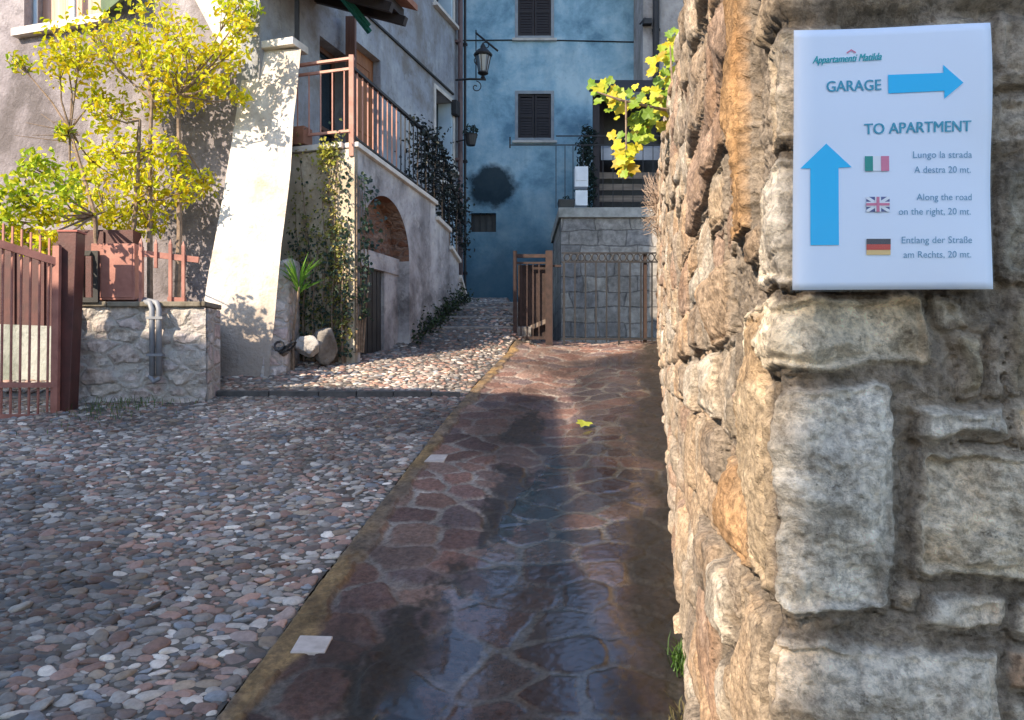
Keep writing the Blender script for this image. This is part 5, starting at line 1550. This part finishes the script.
for (x, y, r_, kind) in cl:
    d_ = random.uniform(8.7, 9.4) if not (x < 62 and y > 150) else random.uniform(7.15, 7.5)
    c_ = P(x, y, d_); rr = r_ / F * d_ * 1.22
    cols = YEL if kind == 0 else (YGR + YEL[:2] if kind == 1 else YGR)
    n = int(14 + r_ * 6.0)
    for _ in range(n):
        dd = rnd_dir(); q = random.random() ** .5
        p = c_ + Vector((dd.x, dd.y * 1.3, dd.z)) * rr * q
        k = random.choice(cols); f = random.uniform(.7, 1.15)
        leaf_quad(mb, p, random.uniform(.045, .105), rnd_dir() + Vector((-.4, -.7, .5)), .5, tuple(v_ * f for v_ in k))
    src = min(mids + fork, key=lambda m_: (m_ - c_).length)
    md = (src + c_) / 2 + Vector((random.uniform(-.06, .06), random.uniform(-.05, .05), -.05))
    br.tube([src, md, c_], [.014, .010, .005], 5)
    for _ in range(4):
        e_ = c_ + rnd_dir() * rr * .9
        br.tube([c_ * .6 + md * .4, (c_ + e_) / 2, e_], [.006, .005, .003], 4)
for _ in range(7):       # bare twigs at the left
    a_ = P(random.uniform(60, 80), random.uniform(110, 145), 8.9); b_ = a_ + Vector((random.uniform(-.6, -.2), random.uniform(-.1, .1), random.uniform(-.2, .35)))
    br.tube([fork[3], a_, b_], [.009, .006, .003], 4)
br.build("trunk", MAT['bark'], yt); mb.build("crown", MAT['leaf'], yt)

# ---- vine hanging over the wall top
def vine_leaf(mb, p, size, nrm, col):
    nrm = nrm.normalized(); t = nrm.cross(rnd_dir()); t.normalize(); s_ = t.cross(nrm)
    shape = [(0, -.35), (.28, -.48), (.5, -.18), (.36, .05), (.42, .32), (.16, .30), (0, .58), (-.16, .30), (-.42, .32), (-.36, .05), (-.5, -.18), (-.28, -.48)]
    vs = [p - nrm * size * .06] + [p + (s_ * a_ + t * b_) * size + nrm * size * (.10 * abs(a_) - .15 * b_ * b_) for a_, b_ in shape]
    mb.col = col
    mb.add(vs, [(0, i + 1, (i + 1) % 12 + 1) for i in range(12)])
vd = 5.0
vt = thing("grape_vine", "grape vine with large yellow green leaves hanging over the top of the stone wall", "vine", P(672, 90, vd))
lv = MB(); sm = MB()
sm.tube([P(700, 120, 5.3), P(680, 112, 5.1), P(655, 108, vd), P(620, 100, 4.9), P(597, 92, 4.9)], [.014, .012, .010, .008, .004], 6)
sm.tube([P(690, 150, 5.3), P(677, 120, 5.1), P(672, 80, vd), P(670, 45, vd)], [.012, .01, .008, .004], 6)
sm.tube([P(626, 101, 4.9), P(626, 120, 4.9), P(626, 150, 4.85)], [.007, .006, .004], 5)
VY = [(0.60, 0.46, 0.02), (0.66, 0.55, 0.04), (0.52, 0.50, 0.03), (0.42, 0.30, 0.03)]; VG = [(0.24, 0.36, 0.03), (0.33, 0.42, 0.03), (0.16, 0.27, 0.03)]
spots = [(598,88,11,1),(603,84,9,0),(606,95,10,1),(612,96,9,1),(618,92,9,1),(612,104,8,1),(623,108,13,0),(620,98,10,0),(634,104,10,1),(640,118,14,2),(648,113,10,2),(645,130,13,2),(643,140,11,2),(633,120,9,1),
         (617,144,10,0),(620,153,12,0),(626,160,14,0),(618,163,11,0),(628,168,10,0),(632,150,10,0),(622,172,9,0),(658,110,10,1),(661,128,8,1),(655,92,10,1),(650,60,8,0),(653,70,8,0),
         (668,45,9,1),(672,40,8,1),(674,55,11,1),(668,60,9,1),(676,68,10,1),(672,78,11,1),(665,72,9,2),(678,85,9,2),(670,92,12,2),(664,98,10,2),(676,104,11,2),(673,118,10,0),(668,112,9,2),(680,96,9,1),(660,84,9,1),(671,50,8,1),(669,34,7,1),(666,125,9,0),(678,128,8,1),(652,100,9,1),(629,94,8,1),(608,110,6,1),(640,97,8,1),(660,58,7,1),(676,114,9,2),(648,122,8,2),(636,128,9,2)]
spots += [(x + random.uniform(-9, 9), y + random.uniform(-9, 9), s_ * .8, random.choice([k, 1, 2])) for (x, y, s_, k) in spots for _r in (0, 1) if x < 674]
for (x, y, s_, k) in spots:
    d_ = vd + random.uniform(-.12, .12) + (.15 if x > 655 else 0)
    cols = VY if k == 0 else (VY + VG if k == 1 else VG)
    f = random.uniform(.8, 1.15)
    vine_leaf(lv, P(x, y, d_), s_ * 1.4 / F * d_, Vector((-.5 + random.uniform(-.5, .5), -.9, .35 + random.uniform(-.5, .4))), tuple(v_ * f for v_ in random.choice(cols)))
lv.build("foliage", MAT['leaf'], vt); sm.build("stem", MAT['bark'], vt)

# dry bush beyond the vine
db = thing("dry_bush", "brown leafless twiggy bush leaning out at the far end of the stone wall", "bush", P(665, 240, 11.2))
mb = MB()
for _ in range(230):
    a_ = P(random.uniform(660, 672), random.uniform(200, 245), 11.0 + random.uniform(-.3, .3))
    e_ = P(random.uniform(641, 668), random.uniform(172, 235), 11.0 + random.uniform(-.4, .4))
    mb.tube([a_, (a_ + e_) / 2 + Vector((0, 0, random.uniform(0, .1))), e_], [.006, .005, .003], 3)
mb.build("twigs", m_simple("dry_twig", (0.20, 0.14, 0.10), (0.34, 0.26, 0.2), 9, .9, .2), db)

# ---- climbers and plants at the stair
IVY = [(0.03, 0.06, 0.045), (0.05, 0.09, 0.06), (0.04, 0.07, 0.03), (0.07, 0.10, 0.09)]
OLV = [(0.20, 0.22, 0.05), (0.30, 0.29, 0.06), (0.14, 0.16, 0.05), (0.40, 0.34, 0.10)]
iv = thing("corner_ivy", "dark green ivy wrapping the corner of the landing above the arch", "ivy", pa(0.05, 1.75, -.1))
mb = MB(); sm = MB()
for _ in range(320):
    s_ = abs(random.gauss(0, .10)); z = random.uniform(2.2, 3.95)
    wd = .12 + .25 * max(0, 1 - abs(z - 3.4) / .7)
    p = pa(s_ * wd / .13 * 1.0, z, -.03 - random.random() * .10) if random.random() < .75 else A0 + E2 * random.uniform(0, .14) - E1 * random.uniform(.02, .12) + UP * z
    k = random.choice(IVY); leaf_quad(mb, p, random.uniform(.04, .075), Vector((.6, -.6, .4)) + rnd_dir() * .7, .8, k)
for k in range(4): sm.tube([pa(.02 + .05 * k, 1.8, -.02), pa(.1 * k, 2.8, -.03), pa(.06 * k, 3.9, -.03)], [.014, .01, .004], 5)
mb.build("foliage", MAT['leaf'], iv); sm.build("stem", MAT['bark'], iv)
cr = thing("olive_creeper", "sparse yellowish creeper climbing the sunlit cream landing wall", "creeper", A0 - E1 * .1 + E2 * .4 + UP * 1.7)
mb = MB(); sm = MB()
def lw(t, z, o=.04): return A0 + E2 * t - E1 * o + UP * z
for k in range(11):
    t_ = random.uniform(.1, .85); pts_ = [lw(t_ + random.uniform(-.1, .1), 1.65)]
    for z in np.linspace(2.0, random.uniform(3.2, 4.35), 6): t_ += random.uniform(-.07, .07); pts_.append(lw(min(max(t_, .05), .9), z))
    sm.tube(pts_, [.011, .010, .009, .008, .006, .005, .003], 5)
    for p in pts_[1:]:
        for _ in range(20):
            q = p + Vector((random.gauss(0, .06), -abs(random.gauss(0, .04)), random.gauss(0, .13)))
            leaf_quad(mb, q, random.uniform(.03, .055), Vector((-.3, -.8, .4)) + rnd_dir() * .7, .7, random.choice(OLV + IVY[:1]))
for _ in range(120):
    leaf_quad(mb, lw(random.gauss(.36, .07), random.gauss(4.15, .09), random.uniform(.03, .12)), random.uniform(.04, .06), Vector((-.3, -.8, .4)) + rnd_dir() * .6, .7, random.choice([(0.35, .36, .05), (.45, .42, .08)]))
mb.build("foliage", MAT['leaf'], cr); sm.build("stem", MAT['bark'], cr)
vs2 = thing("lower_creeper", "thick dark creeper tangle left of the arch, growing up from the rocks", "creeper", A0 - E1 * .1 + E2 * .3 + UP * 1.7)
mb = MB(); sm = MB()
for _ in range(800):
    z = 1.75 + 1.5 * random.random() ** 1.3
    leaf_quad(mb, lw(random.uniform(-.02, .85), z, random.uniform(.03, .22)), random.uniform(.03, .06), Vector((-.2, -.8, .4)) + rnd_dir() * .8, .7, random.choice(IVY + IVY + OLV[2:3]))
for k in range(6): sm.tube([lw(.1 + .13 * k, 1.65, .1), lw(.12 + .13 * k, 2.3, .1), lw(.1 + .12 * k, 3.1, .06)], [.016, .012, .005], 5)
mb.build("foliage", MAT['leaf'], vs2); sm.build("stem", MAT['bark'], vs2)
# long-leaved green plant
pb = P(293, 345, 9.0); pb.z = g1(pb.x, pb.y)
ol = thing("long_leaf_plant", "bright green plant with long narrow leaves on a bare stem beside the white pier", "plant", pb)
hd = P(299, 287, 9.0)
sm = MB(); sm.tube([pb, (pb + hd) / 2 + Vector((-.03, 0, 0)), hd], [.018, .014, .012], 6); sm.build("stem", MAT['bark'], ol)
mb = MB()
for k in range(34):
    a_ = random.uniform(0, 6.283); el = random.uniform(.55, 1.35)
    dr_ = Vector((math.cos(a_) * math.cos(el), math.sin(a_) * math.cos(el), math.sin(el)))
    L = random.uniform(.26, .46); sd_v = dr_.cross(UP).normalized() * .017
    b_ = hd + UP * random.uniform(-.12, .1)
    mb.col = random.choice([(0.16, 0.33, 0.04), (0.22, 0.40, 0.05), (0.12, 0.26, 0.05)])
    m1 = b_ + dr_ * L * .5; e_ = b_ + dr_ * L - UP * .03
    mb.add([b_, m1 - sd_v, m1 + sd_v, e_], [(0, 1, 3, 2)])
mb.build("foliage", MAT['leaf'], ol)
# dark ivy mass on the stair railing
ri = thing("railing_ivy", "dense dark ivy hanging over the lower half of the stair railing", "ivy", pa(2.4, 4.1, 0))
mb = MB(); sm = MB()
for _ in range(1900):
    s_ = random.uniform(1.55, 3.7); top = 3.62 - max(0, s_ - 2.6) * .75; bot = 2.72 - max(0, s_ - 2.2) * .55
    if random.random() > min(1, (s_ - 1.4) / .8): continue
    z = rz(random.uniform(bot, top) + random.gauss(0, .05))
    leaf_quad(mb, pa(s_, z, random.gauss(.02, .09)), random.uniform(.04, .075), Vector((.6, -.4, .5)) + rnd_dir() * .8, .75, random.choice([(0.010, .017, .013), (0.016, .026, .02), (0.012, .014, .017)]))
for k in range(6): sm.tube([pa(1.9 + .3 * k, rz(2.2 - .2 * max(0, k - 2)), .03), pa(1.8 + .3 * k, rz(2.9 - .15 * max(0, k - 2)), .0), pa(1.95 + .3 * k, rz(3.45 - .2 * max(0, k - 2)), .02)], [.014, .01, .005], 5)
mb.build("foliage", MAT['leaf'], ri); sm.build("stem", MAT['bark'], ri)
# weeds along the foot of the stair wall
wd_ = thing("wall_weeds", "dark green weeds and moss tufts along the foot of the arched stair wall", "weeds", pa(2.2, 2.1, -.1))
mb = MB()
for _ in range(900):
    s_ = random.choice([random.gauss(2.15, .22), random.gauss(2.75, .2), random.gauss(3.3, .25), random.uniform(1.5, 3.7)])
    p = pa(s_, 0, -abs(random.gauss(.03, .09))); p.z = g1(p.x, p.y) + .03 + abs(random.gauss(0, .13))
    leaf_quad(mb, p, random.uniform(.03, .07), Vector((.4, -.5, .6)) + rnd_dir() * .8, .6, random.choice([(0.03, .05, .02), (0.05, .08, .03), (0.025, .035, .025)]))
mb.build("foliage", MAT['leaf'], wd_)

# rocks at the foot of the landing
def rock(name, label, c, r, mat, seed, sq=(1, .8, .8)):
    import bmesh
    bm = bmesh.new(); bmesh.ops.create_icosphere(bm, subdivisions=4, radius=1)
    rr = random.Random(seed); ks = [(Vector((rr.gauss(0, 1), rr.gauss(0, 1), rr.gauss(0, 1))), rr.uniform(.45, .9)) for _ in range(11)]
    for v_ in bm.verts:
        n = v_.co.normalized(); q = 1.0
        for k_, h_ in ks:
            dd = n.dot(k_.normalized())
            if dd > .05: q = min(q, h_ / dd)
        q += float(fbm(np.array(n.x * 4 + seed), np.array(n.y * 4 + n.z * 3), seed, 3)) * .06
        q += float(fbm(np.array(n.x * 11 + seed), np.array(n.y * 11 + n.z * 9), seed + 5, 3)) * .05
        v_.co = Vector((n.x * q * sq[0], n.y * q * sq[1], n.z * q * sq[2])) * r + c
    me = bpy.data.meshes.new(name); bm.to_mesh(me); bm.free(); me.materials.append(mat)
    me.polygons.foreach_set("use_smooth", [True] * len(me.polygons))
    o = bpy.data.objects.new(name, me); COL.objects.link(o); setprops(o, label, "rock")
c_ = P(309, 346, 9.05); rock("rock", "whitish rounded boulder lying at the foot of the landing wall", c_, .16, MAT['palerock'], 3)
c_ = P(326, 342, 9.25); rock("rock", "grey upright boulder standing right of the whitish one by the arch", c_, .24, MAT['rock'], 5, (.75, .7, 1.15))
c_ = P(281, 352, 8.85); rock("rock", "small grey stone beside the foot of the white pier", c_, .11, MAT['rock'], 8)
c_ = P(345, 344, 9.9); rock("rock", "dark stone half hidden beneath the creeper at the arch jamb", c_, .14, MAT['rock'], 12)
mb = MB()
for k in range(3):
    c_ = P(279 + 6 * k, 346 + (k % 2) * 3, 8.7)
    mb.tube([c_ + Vector((.05 * math.cos(t_ * .7), .03 * math.sin(t_ * .7), .05 * math.sin(t_ * .7 + k))) for t_ in range(10)], .014, 6)
o = mb.build("hose_coil", MAT['black']); setprops(o, "tangle of black hose on the ground beside the white pier", "hose")

# grass at the foot of the stone wall
def tuft(name, label, cen, n, h, spread, cols):
    mb = MB()
    for _ in range(n):
        p = cen + Vector((random.gauss(0, spread), random.gauss(0, spread * 1.6), 0)); p.z = g1(p.x, p.y) + .01
        L = h * random.uniform(.5, 1.2); a_ = random.uniform(0, 6.283); ln_ = random.uniform(.1, .7)
        dr_ = Vector((math.cos(a_) * ln_, math.sin(a_) * ln_, 1)).normalized(); sv = Vector((-math.sin(a_), math.cos(a_), 0)) * .0028
        mb.col = random.choice(cols); m1 = p + dr_ * L * .6; e_ = p + dr_ * L + Vector((math.cos(a_), math.sin(a_), -.5)) * L * .2
        mb.add([p - sv, p + sv, m1 + sv * .8, m1 - sv * .8, e_], [(0, 1, 2, 3), (3, 2, 4)])
    o = mb.build(name, MAT['leaf']); setprops(o, label, "grass", None, 'stuff'); return o
GR = [(0.06, .14, .02), (0.10, .20, .03), (0.05, .10, .03)]
c_ = Vector((wall_x(2.85) - .035, 2.85, 0)); tuft("grass_tuft", "small green grass tuft at the foot of the stone wall, nearest the viewer", c_, 130, .085, .022, GR)
c_ = Vector((wall_x(2.5) - .03, 2.5, 0)); tuft("grass_tuft", "dry low tuft at the foot of the stone wall by the picture's bottom edge", c_, 60, .06, .03, [(.2, .17, .09), (.14, .13, .06)])
c_ = P(105, 408, 7.35); mbq = tuft("grass_strip", "low weeds growing along the foot of the garden wall", Vector((-3.55, 7.42, 0)), 420, .08, .26, GR + [(.16, .15, .05)])

# the fallen leaf on the wet paving
lf_ = gpt(584, 427); lf_.z += .03
mb = MB(); vine_leaf(mb, lf_, .14, Vector((.1, -.35, 1)), (0.40, 0.45, 0.06)); mb.col = (0.40, 0.45, 0.06)
o = mb.build("fallen_leaf", MAT['leaf']); setprops(o, "yellow green fallen leaf lying on the wet paving", "leaf")

# ---- unseen house on the left, its outline shaped to shade the near lane
nh = thing("shade_house", "unseen low cream house left of the viewer, shaped to shade the near lane", "house", (-10, -4, -.7))
mb = MB()
prof = [(-6.35, rz(5.45)), (-3.6, rz(5.55)), (0.5, rz(6.35)), (1.7, rz(5.3)), (3.2, rz(3.75)), (3.25, -1.5), (-6.35, -1.5)]
n = len(prof)
vs = [(-7.0, y, z) for y, z in prof] + [(-12.0, y, z + (.3 if z > 2 else 0)) for y, z in prof]
mb.add(vs, [tuple(range(n)), tuple(range(2 * n - 1, n - 1, -1))] + [(i, i + n, (i + 1) % n + n, (i + 1) % n) for i in range(n)])
mb.build("shade_profile", MAT['white'], nh)
th = thing("tall_shade_block", "unseen tall cream block behind the viewer, added to shade the wall end with the sign", "house", (-4, -9, -2))  # added out of view to keep sun off the sign's wall end
mb = MB(); q = [(-7.0, -11), (-4.2, -11), (-4.2, -6.40), (-7.0, -6.40)]
mb.hexa([(x, y, -3) for x, y in q], [(x, y, rz(7.2)) for x, y in q]); mb.build("wall", MAT['white'], th)
mb = MB(); mb.hexa([(x, y, rz(7.2)) for x, y in q], [(-5.9, -10, rz(7.9)), (-5.3, -10, rz(7.9)), (-5.3, -7.6, rz(7.9)), (-5.9, -7.6, rz(7.9))]); mb.build("roof", MAT['roof'], th)
